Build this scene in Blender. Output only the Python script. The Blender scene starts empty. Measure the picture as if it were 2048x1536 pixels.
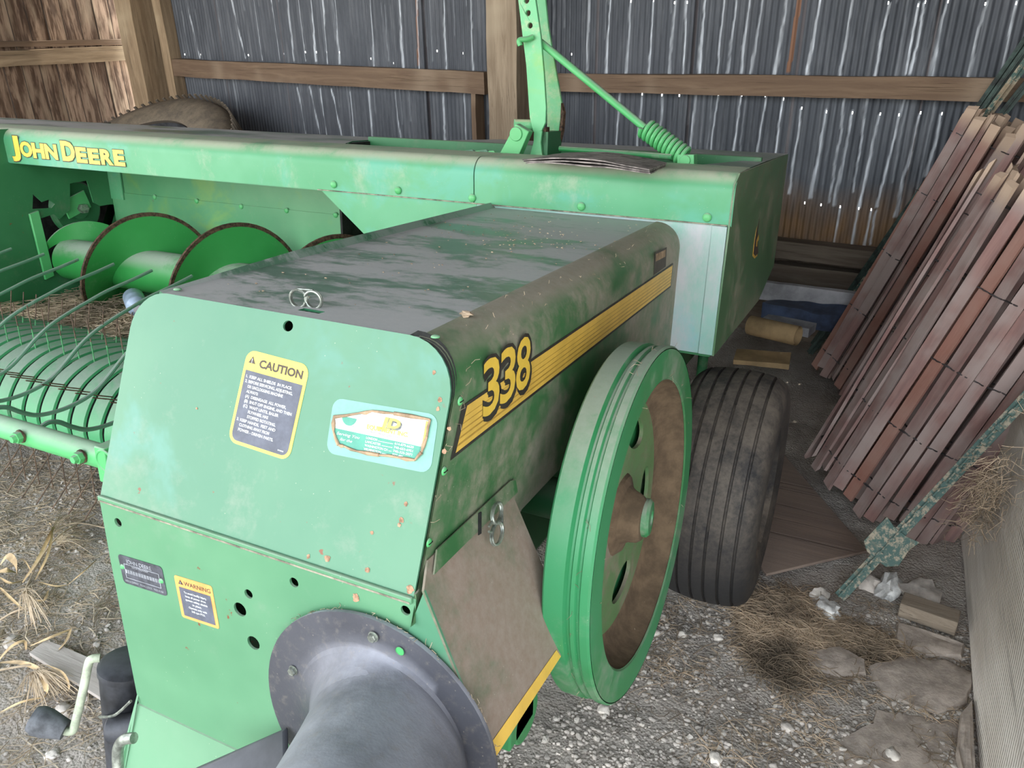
import bpy, bmesh, math, random
from mathutils import Vector, Matrix, noise
from mathutils.geometry import tessellate_polygon
V = Vector
random.seed(7)
PI = math.pi
SC = bpy.context.scene
COL = SC.collection

# ------------------------------------------------------------------ survey of the place
FPX = 1550.0
PITCH, ROLL, MAZ, TILT, WAZ = [math.radians(a) for a in (25.0, 0.90, -25.83, 4.85, -33.6)]
CAM = V((0, 0, 1.6))
_f = V((0, math.cos(PITCH), -math.sin(PITCH))); _r = V((1, 0, 0)); _d = _f.cross(_r)
RIGHT = math.cos(ROLL) * _r + math.sin(ROLL) * _d
DOWN = -math.sin(ROLL) * _r + math.cos(ROLL) * _d
RZ = Matrix.Rotation(-MAZ, 3, 'Z')
RIGHT, DOWN, FWD = RZ @ RIGHT, RZ @ DOWN, RZ @ _f
# machine frame: x across, y rearward, z up, origin at the surveyor's eye; the whole baler stands nose-up by TILT
M3 = Matrix.Rotation(-TILT, 3, 'X')      # machine -> world
M3I = M3.transposed()
WX = V((math.cos(WAZ - MAZ), math.sin(WAZ - MAZ), 0)); WN = V((-WX.y, WX.x, 0))

def ray(x, y): return RIGHT * ((x - 1024) / FPX) + DOWN * ((y - 768) / FPX) + FWD
def mp(x, y, ax, val):
    d = M3I @ ray(x, y); return d * (val / d[ax])
def mhit(x, y, p0, n):
    d = M3I @ ray(x, y); return d * (p0.dot(n) / d.dot(n))
def W(x, y, z=0.0):
    d = ray(x, y); return CAM + d * ((z - CAM.z) / d.z)
def WL(x, y, dist):                       # point on a plane parallel to the back wall
    d = ray(x, y); return CAM + d * (dist / d.dot(WN))
def wall(u, d, z): p = WX * u + WN * d; return V((p.x, p.y, z))
def m2w(p): return CAM + M3 @ V(p)

# ------------------------------------------------------------------ mesh helpers
def basis(d):
    d = V(d).normalized()
    a = V((0, 0, 1)) if abs(d.z) < .9 else V((1, 0, 0))
    u = d.cross(a).normalized(); return u, d.cross(u).normalized(), d

class MB:
    def __init__(s): s.v = []; s.f = []; s.c = None
    def add(s, vs, fs):
        o = len(s.v); s.v += [V(p) for p in vs]; s.f += [tuple(i + o for i in f) for f in fs]; return s
    def hexa(s, p):
        return s.add(p, [(0, 3, 2, 1), (4, 5, 6, 7), (0, 1, 5, 4), (1, 2, 6, 5), (2, 3, 7, 6), (3, 0, 4, 7)])
    def box(s, a, b):
        x0, y0, z0 = a; x1, y1, z1 = b
        return s.hexa([V(p) for p in ((x0, y0, z0), (x1, y0, z0), (x1, y1, z0), (x0, y1, z0), (x0, y0, z1), (x1, y0, z1), (x1, y1, z1), (x0, y1, z1))])
    def obox(s, c, ax, ay, az):
        c, ax, ay, az = V(c), V(ax), V(ay), V(az)
        return s.hexa([c - ax - ay - az, c + ax - ay - az, c + ax + ay - az, c - ax + ay - az, c - ax - ay + az, c + ax - ay + az, c + ax + ay + az, c - ax + ay + az])
    def prism(s, poly, vec, holes=()):
        loops = [[V(p) for p in poly]] + [[V(p) for p in h] for h in holes]
        tris = tessellate_polygon(loops)
        flat = [p for l in loops for p in l]; n = len(flat); vec = V(vec)
        nn = V((0, 0, 0))
        l0 = loops[0]
        for i in range(len(l0)): nn += l0[i].cross(l0[(i + 1) % len(l0)])
        vs = flat + [p + vec for p in flat]; fs = []
        for t in tris:
            a, b, c = t
            tn = (flat[b] - flat[a]).cross(flat[c] - flat[a])
            if tn.dot(vec) > 0: a, c = c, a
            fs.append((a, b, c)); fs.append((c + n, b + n, a + n))
        o = 0
        for k, l in enumerate(loops):
            m = len(l)
            nl = V((0, 0, 0))
            for i in range(m): nl += (l[i] - l[0]).cross(l[(i + 1) % m] - l[0])
            flip = (nl.dot(vec) < 0) ^ (k > 0)
            for i in range(m):
                a, b = o + i, o + (i + 1) % m
                fs.append((a, b, b + n, a + n) if not flip else (b, a, a + n, b + n))
            o += m
        return s.add(vs, fs)
    def tube(s, pts, r, seg=8, cap=True, closed=False):
        pts = [V(p) for p in pts]; n = len(pts)
        rs = r if isinstance(r, (list, tuple)) else [r] * n
        base = len(s.v); u = None
        for i, p in enumerate(pts):
            if closed: t = pts[(i + 1) % n] - pts[i - 1]
            else: t = pts[min(i + 1, n - 1)] - pts[max(i - 1, 0)]
            t.normalize()
            if u is None: u = basis(t)[0]
            u = (u - t * u.dot(t)); u.normalize(); w = t.cross(u)
            for k in range(seg):
                a = 2 * PI * k / seg; s.v.append(p + (u * math.cos(a) + w * math.sin(a)) * rs[i])
        m = n if closed else n - 1
        for i in range(m):
            a0 = base + i * seg; b0 = base + ((i + 1) % n) * seg
            for k in range(seg):
                k2 = (k + 1) % seg; s.f.append((a0 + k, a0 + k2, b0 + k2, b0 + k))
        if cap and not closed:
            s.f.append(tuple(base + k for k in range(seg))[::-1]); s.f.append(tuple(base + (n - 1) * seg + k for k in range(seg)))
        return s
    def lathe(s, prof, o, axis, seg=48, closed=False, a0=0, a1=2 * PI):
        u, w, d = basis(axis); o = V(o); base = len(s.v); n = len(prof)
        full = abs(a1 - a0 - 2 * PI) < 1e-6; ns = seg if full else seg + 1
        for k in range(ns):
            a = a0 + (a1 - a0) * k / seg; e = u * math.cos(a) + w * math.sin(a)
            for r, h in prof: s.v.append(o + e * r + d * h)
        for k in range(seg):
            k2 = (k + 1) % ns
            for i in range(n if closed else n - 1):
                j = (i + 1) % n
                s.f.append((base + k * n + i, base + k2 * n + i, base + k2 * n + j, base + k * n + j))
        return s
    def grid(s, rows):
        base = len(s.v); n = len(rows[0])
        for r in rows: s.v += [V(p) for p in r]
        for i in range(len(rows) - 1):
            for j in range(n - 1):
                a = base + i * n + j; s.f.append((a, a + 1, a + n + 1, a + n))
        return s
    def blob(s, c, size, sub=2, rough=.18, seed=0, rot=None):
        bm = bmesh.new(); bmesh.ops.create_icosphere(bm, subdivisions=sub, radius=1)
        base = len(s.v); c = V(c)
        for vv in bm.verts:
            p = vv.co * (1 + rough * 2 * noise.noise(vv.co * 1.3 + V((seed * 3.1, seed, 0))) + rough * noise.noise(vv.co * 3.1 + V((seed, 9, seed))))
            p = V((p.x * size[0], p.y * size[1], p.z * size[2]))
            if rot: p = rot @ p
            s.v.append(c + p)
        for ff in bm.faces: s.f.append(tuple(base + q.index for q in ff.verts))
        bm.free(); return s

def spline(pts, k=6):
    pts = [V(p) for p in pts]; out = []
    for i in range(len(pts) - 1):
        p0 = pts[max(i - 1, 0)]; p1 = pts[i]; p2 = pts[i + 1]; p3 = pts[min(i + 2, len(pts) - 1)]
        for j in range(k):
            t = j / k
            out.append(.5 * ((2 * p1) + (p2 - p0) * t + (2 * p0 - 5 * p1 + 4 * p2 - p3) * t * t + (3 * p1 - p0 - 3 * p2 + p3) * t ** 3))
    out.append(pts[-1]); return out

def link(name, mb, mat, parent=None, org=V((0, 0, 0)), smooth=40, fix=False, bevel=0):
    me = bpy.data.meshes.new(name)
    me.from_pydata([tuple(p - org) for p in mb.v], [], mb.f)
    if fix or bevel:
        bm = bmesh.new(); bm.from_mesh(me); bmesh.ops.recalc_face_normals(bm, faces=bm.faces); bm.to_mesh(me); bm.free()
    me.materials.append(mat)
    if smooth:
        me.polygons.foreach_set('use_smooth', [True] * len(me.polygons))
        me.set_sharp_from_angle(angle=math.radians(smooth))
    me.update()
    o = bpy.data.objects.new(name, me); COL.objects.link(o)
    if parent is not None: o.parent = parent
    else: o.location = org
    if bevel:
        b = o.modifiers.new('bevel', 'BEVEL'); b.width = bevel; b.segments = 2; b.limit_method = 'ANGLE'; b.angle_limit = math.radians(40)
    return o
def tag(o, label, cat, group=None, kind=None):
    o['label'] = label; o['category'] = cat
    if group: o['group'] = group
    if kind: o['kind'] = kind
    return o
def empty(name, loc, label, cat, group=None):
    o = bpy.data.objects.new(name, None); COL.objects.link(o); o.location = loc; o.empty_display_size = .1
    return tag(o, label, cat, group)
def struct(name, mb, mat, **k):
    o = link(name, mb, mat, **k); o['kind'] = 'structure'; return o

# ------------------------------------------------------------------ materials
def hexc(h):
    h = h.lstrip('#'); c = [int(h[i:i + 2], 16) / 255 for i in (0, 2, 4)]
    return tuple((x / 12.92 if x <= .04045 else ((x + .055) / 1.055) ** 2.4) for x in c) + (1,)
class NT:
    def __init__(s, name):
        s.m = bpy.data.materials.new(name); s.m.use_nodes = True; s.t = s.m.node_tree
        s.b = s.t.nodes['Principled BSDF']; s.tc = s.t.nodes.new('ShaderNodeTexCoord'); s.co = s.tc.outputs['Object']
    def n(s, typ, **k):
        nd = s.t.nodes.new('ShaderNode' + typ)
        for a, b in k.items(): setattr(nd, a, b)
        return nd
    def inp(s, nd, i, v):
        if isinstance(v, bpy.types.NodeSocket): s.t.links.new(v, nd.inputs[i])
        else: nd.inputs[i].default_value = v
    def map(s, sc=(1, 1, 1), rot=(0, 0, 0), loc=(0, 0, 0), co=None):
        m = s.n('Mapping'); s.inp(m, 0, co or s.co); m.inputs[1].default_value = loc; m.inputs[2].default_value = rot; m.inputs[3].default_value = sc
        return m.outputs[0]
    def noise(s, scale, det=4, rough=.55, co=None, dist=0):
        nd = s.n('TexNoise'); s.inp(nd, 'Vector', co or s.co); nd.inputs['Scale'].default_value = scale
        nd.inputs['Detail'].default_value = det; nd.inputs['Roughness'].default_value = rough; nd.inputs['Distortion'].default_value = dist
        return nd.outputs['Fac']
    def vor(s, scale, co=None, feature='F1', out='Distance'):
        nd = s.n('TexVoronoi', feature=feature); s.inp(nd, 'Vector', co or s.co); nd.inputs['Scale'].default_value = scale
        return nd.outputs[out]
    def ramp(s, f, a, b, lo=0., hi=1.):
        nd = s.n('MapRange'); nd.clamp = True; nd.interpolation_type = 'SMOOTHSTEP'
        for i, q in enumerate((f, a, b, lo, hi)): s.inp(nd, i, q)
        return nd.outputs[0]
    def mix(s, f, a, b, mode='MIX'):
        nd = s.n('Mix', data_type='RGBA', blend_type=mode); s.inp(nd, 0, f); s.inp(nd, 6, a); s.inp(nd, 7, b); return nd.outputs[2]
    def math(s, op, a, b=0.):
        nd = s.n('Math', operation=op); s.inp(nd, 0, a); s.inp(nd, 1, b); return nd.outputs[0]
    def up(s):
        g = s.n('NewGeometry'); x = s.n('SeparateXYZ'); s.inp(x, 0, g.outputs['Normal']); return x.outputs[2]
    def xyz(s, co=None):
        x = s.n('SeparateXYZ'); s.inp(x, 0, co or s.co); return x.outputs
    def bump(s, h, st=.3, dist=.01):
        nd = s.n('Bump'); nd.inputs['Strength'].default_value = st; nd.inputs['Distance'].default_value = dist; s.inp(nd, 'Height', h)
        s.t.links.new(nd.outputs[0], s.b.inputs['Normal'])
    def out(s, col, rough=.6, metal=0., spec=.5):
        s.inp(s.b, 'Base Color', col); s.inp(s.b, 'Roughness', rough); s.inp(s.b, 'Metallic', metal); s.inp(s.b, 'Specular IOR Level', spec)
        return s.m

def paint(name, a, b, dust='#8f8678', side=.25, top=.95, rough=.42, rust=.12, dscale=5., seed=0, stretch=(1, 1, 1), c=None, up0=.35, up1=.9, tlo=.30, thi=.52):
    t = NT(name); co = t.map(loc=(seed, seed * .7, seed * 1.3)); cs = t.map(sc=stretch, loc=(seed, seed, 0))
    n1 = t.noise(2.2, 4, .6, co); col = t.mix(t.ramp(n1, .35, .65), hexc(a), hexc(b))
    if c: col = t.mix(t.ramp(t.noise(3.7, 5, .62, co, .4), .52, .68), col, hexc(c))
    n2 = t.noise(dscale, 7, .68, cs, .3); n3 = t.noise(dscale * 9, 5, .7, cs)
    blot = t.math('ADD', t.math('MULTIPLY', n2, .75), t.math('MULTIPLY', n3, .25))
    dside = t.ramp(blot, .62 - side * .3, .80 - side * .25, 0, min(1, side * 1.6))
    upf = t.ramp(t.up(), up0, up1)
    dtop = t.math('MULTIPLY', upf, t.ramp(blot, tlo, thi, top * .2, top))
    d = t.math('MAXIMUM', dside, dtop)
    rs = t.ramp(t.noise(38, 3, .6, co), .74 - rust * .2, .78 - rust * .2)
    rs = t.math('MULTIPLY', rs, t.ramp(t.noise(4.3, 2, .5, co), .5, .62)); rs = t.math('MULTIPLY', rs, min(1, rust * 6))
    col = t.mix(rs, col, hexc('#7c4a30'))
    dcol = t.mix(t.noise(60, 4, .7, co), hexc(dust), t.mix(.35, hexc(dust), (.6, .57, .52, 1)))
    col = t.mix(d, col, dcol)
    spk = t.ramp(t.vor(95, co), .05, .09, .5, 0.); col = t.mix(t.math('MULTIPLY', spk, t.ramp(t.noise(9, 2, .5, co), .55, .6)), col, hexc('#c9c3ae'))
    t.bump(t.math('ADD', t.math('MULTIPLY', t.noise(5, 3, .5, co), .5), t.math('MULTIPLY', n3, t.math('MULTIPLY', d, .2))), .25, .01)
    return t.out(col, t.math('ADD', t.math('MULTIPLY', d, .32), rough), 0., .5)
def flat(name, c, rough=.5, metal=0., var=.12, sc=30, spec=.5, bump=.0):
    t = NT(name); k = hexc(c); n = t.noise(sc, 5, .65)
    dk = tuple(x * (1 - var * 2.2) for x in k[:3]) + (1,); lt = tuple(min(1, x * (1 + var * 1.5) + var * .02) for x in k[:3]) + (1,)
    if bump: t.bump(n, bump, .004)
    return t.out(t.mix(t.ramp(n, .3, .7), dk, lt), rough, metal, spec)
def wood(name, a, b, c, axis='X', sc=1., rough=.85, crack=.6, saw=False):
    t = NT(name); s = [14 * sc] * 3; s['XYZ'.index(axis)] = 1.1 * sc
    co = t.map(sc=s); n = t.noise(1.6, 8, .7, co, .6); col = t.mix(t.ramp(n, .32, .62), hexc(a), hexc(b))
    col = t.mix(t.ramp(t.noise(1.3 * sc, 3, .6), .5, .72), col, hexc(c))
    s2 = [60 * sc] * 3; s2['XYZ'.index(axis)] = .9 * sc
    fine = t.noise(1.5, 4, .7, t.map(sc=s2)); ck = t.ramp(fine, .60, .70)
    col = t.mix(t.math('MULTIPLY', ck, crack), col, tuple(x * .3 for x in hexc(b)[:3]) + (1,))
    h = t.math('SUBTRACT', n, ck)
    if saw:
        wv = t.n('TexWave', bands_direction='DIAGONAL'); t.inp(wv, 'Vector', t.map(sc=(1, 1, -.8))); wv.inputs['Scale'].default_value = 34; wv.inputs['Distortion'].default_value = 1.5
        col = t.mix(t.math('MULTIPLY', wv.outputs['Fac'], .28), col, hexc(b)); h = t.math('ADD', h, t.math('MULTIPLY', wv.outputs['Fac'], .5))
    t.bump(h, .5, .006); return t.out(col, rough)

GR = dict(
    panel=paint('mint_faded_paint', '#477f62', '#548869', dust='#84917f', side=.36, top=.55, rust=.25, seed=3, c='#578f7c', rough=.38, dscale=3),
    lower=paint('front_green_paint', '#568a66', '#639671', dust='#7f937d', side=.22, top=.6, rust=.25, seed=6, rough=.40),
    hood=paint('hood_green_paint', '#4f9c6c', '#5fa87b', dust='#a3b093', side=.36, top=.97, rust=.05, seed=11, dscale=4.5, c='#5aa98a', stretch=(1, 1, .8)),
    inner=paint('trough_green_paint', '#4f9465', '#629f70', dust='#8b9a74', side=.2, top=.6, rust=.1, seed=15, c='#6fa05a'),
    dark=paint('inner_side_green_paint', '#2f6d43', '#3b7c50', dust='#5f6f55', side=.3, top=.6, rust=.2, seed=17),
    top=paint('dusty_cover_paint', '#2f6547', '#38704f', dust='#a6a9a8', side=.3, top=.98, rust=.15, seed=20, dscale=5, stretch=(.45, 1., 1), rough=.24, up0=.5, up1=.97, tlo=.40, thi=.50),
    side=paint('dusty_side_paint', '#326338', '#3f6f44', dust='#8d8370', side=.74, top=.9, rust=.1, seed=23, dscale=3.0, rough=.40, stretch=(1, .8, .8)),
    cap=paint('end_cap_paint', '#557b56', '#4f7452', dust='#83826a', side=.55, top=.9, rust=.15, seed=27),
    boxf=paint('pale_box_paint', '#7fb3a2', '#93bdb3', dust='#b0b7ba', side=.70, top=.9, rust=.1, seed=29, dscale=3, c='#86bcbc', stretch=(1, 1, .4)),
    wheel=paint('flywheel_green_paint', '#2f7f47', '#3a8c5b', dust='#929688', side=.42, top=.75, rust=.12, seed=33, dscale=4),
    dish=paint('flywheel_dish_paint', '#5a8052', '#658858', dust='#7c6a56', side=.62, top=.9, rust=.25, seed=37, dscale=5),
    auger=paint('auger_green_paint', '#2f8c42', '#3c994f', dust='#9fae9f', side=.16, top=.85, rust=.05, seed=41, up0=.3, up1=.95),
    band=paint('pickup_band_paint', '#3f9460', '#4ea06c', dust='#828c84', side=.3, top=.7, rust=.2, seed=45, dscale=7),
    pipe=paint('pipe_green_paint', '#4fae66', '#64bb78', dust='#8ba28f', side=.12, top=.75, rust=.1, seed=49),
    rod=paint('rod_green_paint', '#4f7d62', '#5d8a70', dust='#88938a', side=.35, top=.6, rust=.3, seed=53),
    lever=paint('lever_green_paint', '#5fb578', '#71c189', dust='#cfc9a4', side=.45, top=.8, rust=.4, seed=57, dscale=7, c='#7fbb6c'),
    door=paint('side_door_paint', '#39603f', '#3f6745', dust='#7c6856', side=1.0, top=1., rust=.05, seed=61, dscale=2.6, up0=-.2, up1=.3),
)
M = dict(
    yellow=flat('decal_yellow', '#e8d45a', .45, var=.05), charcoal=flat('decal_charcoal', '#5c606c', .55, var=.12),
    ink=flat('decal_ink', '#4a4038', .6, var=.1), white=flat('decal_white', '#dfe4e2', .5, var=.03), orange=flat('decal_orange', '#f0a45c', .5, var=.06),
    stripe=flat('stripe_yellow', '#dfb752', .4, var=.08, sc=8), stripe2=flat('stripe_dark_line', '#b58f3e', .45, var=.08), sblack=flat('stripe_black', '#35302c', .5),  # stripe2 is for the darker lines printed within the yellow
    number=flat('number_yellow', '#e6c14b', .4, var=.04),
    teal=flat('decal_teal', '#4f9c86', .5, var=.06), grey=flat('decal_grey', '#8a8f8e', .5), tan=flat('curled_paper', '#a98f72', .8, var=.2),
    plate=flat('serial_plate_dark', '#4b4d54', .45, var=.2, sc=60), silver=flat('plate_silver', '#a9adb2', .4, var=.1),
    film=flat('faded_decal_film', '#74ab9a', .35, var=.05),
    steel=flat('zinc_steel', '#9aa096', .38, .7, var=.25, sc=50), dirt=flat('caked_brown_dirt', '#64533f', .95, var=.15, sc=25, bump=.4), rust=flat('rusty_steel', '#54402f', .75, .2, var=.35, sc=80, bump=.3),
    tine=flat('tine_rust_brown', '#63503f', .7, .1, var=.3, sc=60), tinegreen=flat('tine_green', '#4f9a63', .5, var=.2, sc=60),
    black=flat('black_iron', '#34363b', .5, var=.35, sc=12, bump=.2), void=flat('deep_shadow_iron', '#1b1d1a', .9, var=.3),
    plastic=None, strap=flat('grey_strap', '#45474d', .5, var=.12, sc=14), rustspot=flat('old_rust_fleck', '#a88468', .85, var=.25, sc=120), seam=flat('dirty_seam', '#8a8574', .9, var=.3), crank=flat('pale_crank_paint', '#b3bda4', .45, var=.15, sc=40), grip=flat('black_rubber_grip', '#56595d', .65, var=.25),
    mat=flat('rubber_mat', '#857d78', .8, var=.3, sc=25, bump=.3), bottle=flat('milky_bottle', '#9fb0c4', .3, var=.15, sc=12),
    paper=flat('white_plaster', '#d2d2ce', .8, var=.18, sc=30, bump=.6),
)
def m_plastic():
    t = NT('dusty_black_plastic'); n = t.noise(6, 6, .65); up = t.ramp(t.up(), -.05, .85)
    d = t.math('MULTIPLY', up, t.ramp(n, .2, .62, .25, 1.))
    col = t.mix(d, hexc('#3d3e44'), hexc('#9c9ea6')); col = t.mix(t.ramp(t.vor(70), .06, .1, .35, 0.), col, hexc('#a39a8a'))
    col = t.mix(t.math('MULTIPLY', t.ramp(t.noise(55, 5, .7), .5, .75), .35), col, hexc('#8b8478'))
    t.bump(t.noise(160, 3, .6), .15, .003); return t.out(col, t.math('ADD', t.math('MULTIPLY', d, .35), .4))
M['plastic'] = m_plastic()
def m_tire(name, a, b, amt):
    t = NT(name); n = t.noise(9, 7, .7); n2 = t.noise(70, 4, .7)
    z = t.up(); d = t.math('MULTIPLY', t.ramp(t.math('ADD', t.math('MULTIPLY', n, .7), t.math('MULTIPLY', n2, .3)), .32, .68), t.ramp(z, -.45, .5, .04, amt))
    t.bump(n2, .3, .003); return t.out(t.mix(d, hexc(a), hexc(b)), .75)
M['tire'] = m_tire('ribbed_tire_rubber', '#252526', '#6e655a', .9); M['oldtire'] = m_tire('old_tractor_tire_rubber', '#5a5248', '#857966', 1.)
def m_tin():
    t = NT('weathered_galvanised_tin'); a = t.n('Attribute'); a.attribute_name = 'stain_and_glow'; sep = t.n('SeparateColor'); t.inp(sep, 0, a.outputs['Color'])
    co = t.map(sc=(1, 1, .35)); n = t.noise(5, 6, .7, co); n2 = t.noise(24, 4, .7, t.map(sc=(1, 1, .08)))
    col = t.mix(t.ramp(n, .3, .7), hexc('#40454c'), hexc('#51565d')); col = t.mix(t.ramp(n2, .45, .72, 0, .55), col, hexc('#777b80'))
    col = t.mix(t.ramp(t.noise(1.2, 3), .5, .7, 0, .6), col, hexc('#4b4e55'))
    dirt = sep.outputs[1]; col = t.mix(dirt, col, hexc('#8a6a45'))  # tan stands in for warm sunlight glowing at the tin's foot
    rust = sep.outputs[2]; col = t.mix(rust, col, hexc('#8d6142'))
    st = sep.outputs[0]; col = t.mix(st, col, hexc('#dfe7ee'))
    t.bump(t.noise(60, 4, .6), .15, .003)
    met = t.math('SUBTRACT', .2, t.math('MULTIPLY', t.math('MAXIMUM', st, dirt), .2)); return t.out(col, .6, met)
M['tin'] = m_tin()
def m_boards():
    t = NT('barn_board_siding'); x = t.xyz(); k = t.math('MULTIPLY', x[1], 1 / .135); wob = k
    cell = t.math('FLOOR', wob); wn = t.n('TexWhiteNoise', noise_dimensions='1D'); t.inp(wn, 'W', cell); r = wn.outputs['Value']
    off = t.n('CombineXYZ'); t.inp(off, 2, t.math('MULTIPLY', r, 30.))
    vm = t.n('VectorMath', operation='ADD'); t.inp(vm, 0, t.co); t.inp(vm, 1, off.outputs[0])
    n = t.noise(3.0, 7, .68, t.map(sc=(1, 9, 1.0), co=vm.outputs[0]), .5); n2 = t.noise(3, 3, .6, t.map(sc=(1, 3, .7), co=vm.outputs[0]))
    col = t.mix(t.ramp(n, .40, .60), hexc('#5a4432'), hexc('#ab917a')); col = t.mix(t.ramp(n2, .48, .7, 0, .75), col, hexc('#c0ab90'))
    col = t.mix(t.ramp(n2, .35, .45, .7, 0), col, hexc('#3f2d21')); col = t.mix(t.math('MULTIPLY', r, .35), col, hexc('#493629'))
    fr_ = t.math('FRACT', wob); gap = t.ramp(t.math('MINIMUM', fr_, t.math('SUBTRACT', 1., fr_)), .01, .05, .85, 0.)
    col = t.mix(gap, col, hexc('#2a1e16')); t.bump(n, .5, .01); return t.out(col, .85)
M['boards'] = m_boards()
M['post'] = wood('pale_post_timber', '#b39c7e', '#8f7a60', '#c4b294', 'X'); M['midpost'] = wood('grey_tan_post_timber', '#a4937c', '#83725d', '#b5a68e', 'X')
M['girt'] = wood('brown_girt_timber', '#7d6853', '#6b5745', '#9a8873', 'X'); M['sill'] = wood('dim_sill_timber', '#70665a', '#5a4f45', '#8a8070', 'X')
M['plank'] = wood('weathered_saw_marked_plank', '#e0dad0', '#c8c0b4', '#e8e3da', 'Y', .7, saw=True); M['block'] = wood('cut_wood_block', '#9c8f7e', '#857868', '#a39a8c', 'X', 2)
M['sheet'] = wood('delaminated_plywood', '#857365', '#75655a', '#958578', 'X', .5, crack=.3); M['greyboard'] = wood('grey_broken_board', '#bab2aa', '#a59c94', '#c7c0b8', 'X', 1.2)
M['rafter'] = wood('dark_roof_boards', '#5b4c3e', '#463a30', '#6c5c4c', 'X')
def m_picket(name, seed):
    t = NT(name); oi = t.n('ObjectInfo'); r = oi.outputs['Random']
    off = t.n('CombineXYZ'); t.inp(off, 2, t.math('MULTIPLY', r, 40.)); vm = t.n('VectorMath', operation='ADD'); t.inp(vm, 0, t.co); t.inp(vm, 1, off.outputs[0])
    n = t.noise(2.2, 7, .7, t.map(sc=(16, 16, 1.2), co=vm.outputs[0]), .4); m = t.noise(3.2, 4, .6, t.map(sc=(1, 1, .8), co=vm.outputs[0]))
    col = t.mix(t.ramp(n, .3, .7), hexc('#705550'), hexc('#8f6f68')); col = t.mix(t.ramp(m, .40, .60, 0, .8), col, hexc('#9a8d87'))
    col = t.mix(t.math('MULTIPLY', t.ramp(r, .80, .95), .6), col, hexc('#8d5a45'))
    z = t.xyz()[2]; col = t.mix(t.ramp(t.math('ADD', z, t.math('MULTIPLY', m, .12)), 1.17, 1.25, 0, .8), col, hexc('#bba48c'))
    t.bump(n, .4, .004); return t.out(col, .85)
M['picket'] = m_picket('faded_red_picket_wood', 1)
def m_tpost():
    t = NT('chipped_green_post_paint'); n = t.noise(48, 6, .75); col = t.mix(t.ramp(n, .47, .60), hexc('#3b5a52'), hexc('#a09680'))
    col = t.mix(t.ramp(t.noise(11, 3), .55, .62, 0, .8), col, hexc('#8c7a60')); t.bump(n, .3, .003); return t.out(col, .6)
M['tpost'] = m_tpost(); M['tpostdark'] = flat('dark_green_post_paint', '#2b3f38', .6, var=.4, sc=20)
def m_ground():
    t = NT('dry_dirt_floor'); n = t.noise(4, 8, .7); n2 = t.noise(45, 6, .75); n3 = t.noise(1.1, 3, .6); v = t.vor(130)
    col = t.mix(t.ramp(n, .32, .68), hexc('#aaa095'), hexc('#d3cabf')); col = t.mix(t.ramp(n2, .35, .7, 0, .7), col, hexc('#c4bdb3'))
    col = t.mix(t.ramp(n3, .52, .68, 0, .55), col, hexc('#8b7f73')); col = t.mix(t.ramp(n2, .25, .42, .75, 0.), col, hexc('#57504a'))
    col = t.mix(t.ramp(v, .12, .3, .35, 0.), col, hexc('#c2bcb2'))
    g = t.n('NewGeometry'); x = t.xyz(g.outputs['Position'])       # hay-coloured chaff lies on the left half
    col = t.mix(t.math('MULTIPLY', t.ramp(x[0], -1.4, -2.2), t.ramp(t.noise(30, 5, .7, t.map(sc=(.4, 2, 1))), .45, .62, 0, .7)), col, hexc('#a08f72'))
    h = t.math('ADD', t.math('MULTIPLY', n2, 1.), t.math('MULTIPLY', v, -.5)); t.bump(h, .9, .02); return t.out(col, .95, 0, .2)
M['ground'] = m_ground()
M['stone'] = flat('pale_limestone', '#cfc8bd', .85, var=.18, sc=14, bump=.4); M['stone2'] = flat('grey_field_stone', '#bdb5ab', .85, var=.2, sc=14, bump=.4)
M['slab'] = flat('brown_grey_rock_slab', '#ab9f93', .9, var=.12, sc=30, bump=1.)
M['straw'] = flat('dry_straw', '#b09e84', .8, var=.25, sc=4); M['hay'] = flat('brown_hay', '#a5927a', .85, var=.3, sc=5); M['leaf'] = flat('dry_corn_leaf', '#c0a57c', .7, var=.25, sc=12)
M['greytwig'] = flat('grey_weed_stem', '#a2957f', .85, var=.2)
M['wire'] = flat('fence_wire', '#5d5a5a', .5, .6, var=.3); M['bluebag'] = flat('blue_sheeting', '#33435f', .5, var=.3, sc=6, bump=.5); M['whiteboard'] = flat('whitewashed_board', '#a3a3a6', .7, var=.2, sc=5)
M['card'] = flat('tan_cardboard', '#a58c66', .85, var=.15, sc=7)

# ------------------------------------------------------------------ lettering
_tc = {}
def text_geo(s, off=0.0, shear=0.0):
    k = (s, off, shear)
    if k in _tc: return _tc[k]
    cu = bpy.data.curves.new('t', 'FONT'); cu.body = s; cu.size = 1; cu.offset = off; cu.shear = shear; cu.resolution_u = 3
    ob = bpy.data.objects.new('t', cu); COL.objects.link(ob); dg = bpy.context.evaluated_depsgraph_get()
    me = bpy.data.meshes.new_from_object(ob.evaluated_get(dg))
    vs = [v.co.copy() for v in me.vertices]; fs = [tuple(p.vertices) for p in me.polygons]
    bpy.data.objects.remove(ob); bpy.data.curves.remove(cu); bpy.data.meshes.remove(me)
    _tc[k] = (vs, fs); return _tc[k]
def letter(mb, s, O, U, Up, h, w=None, off=0.0, shear=0.0, nrm=None, lift=.001, ref='H'):
    """baseline starts at O, reads along U; cap height h; total width w"""
    vs, fs = text_geo(s, off, shear); cap = .729
    x0 = min(v.x for v in vs); x1 = max(v.x for v in vs); sy = h / cap; sx = sy if w is None else w / max(1e-6, (x1 - x0))
    U = V(U).normalized(); Up = V(Up).normalized(); nrm = nrm if nrm is not None else U.cross(Up)
    mb.add([V(O) + U * ((v.x - x0) * sx) + Up * (v.y * sy) + nrm * lift for v in vs], fs)
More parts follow.
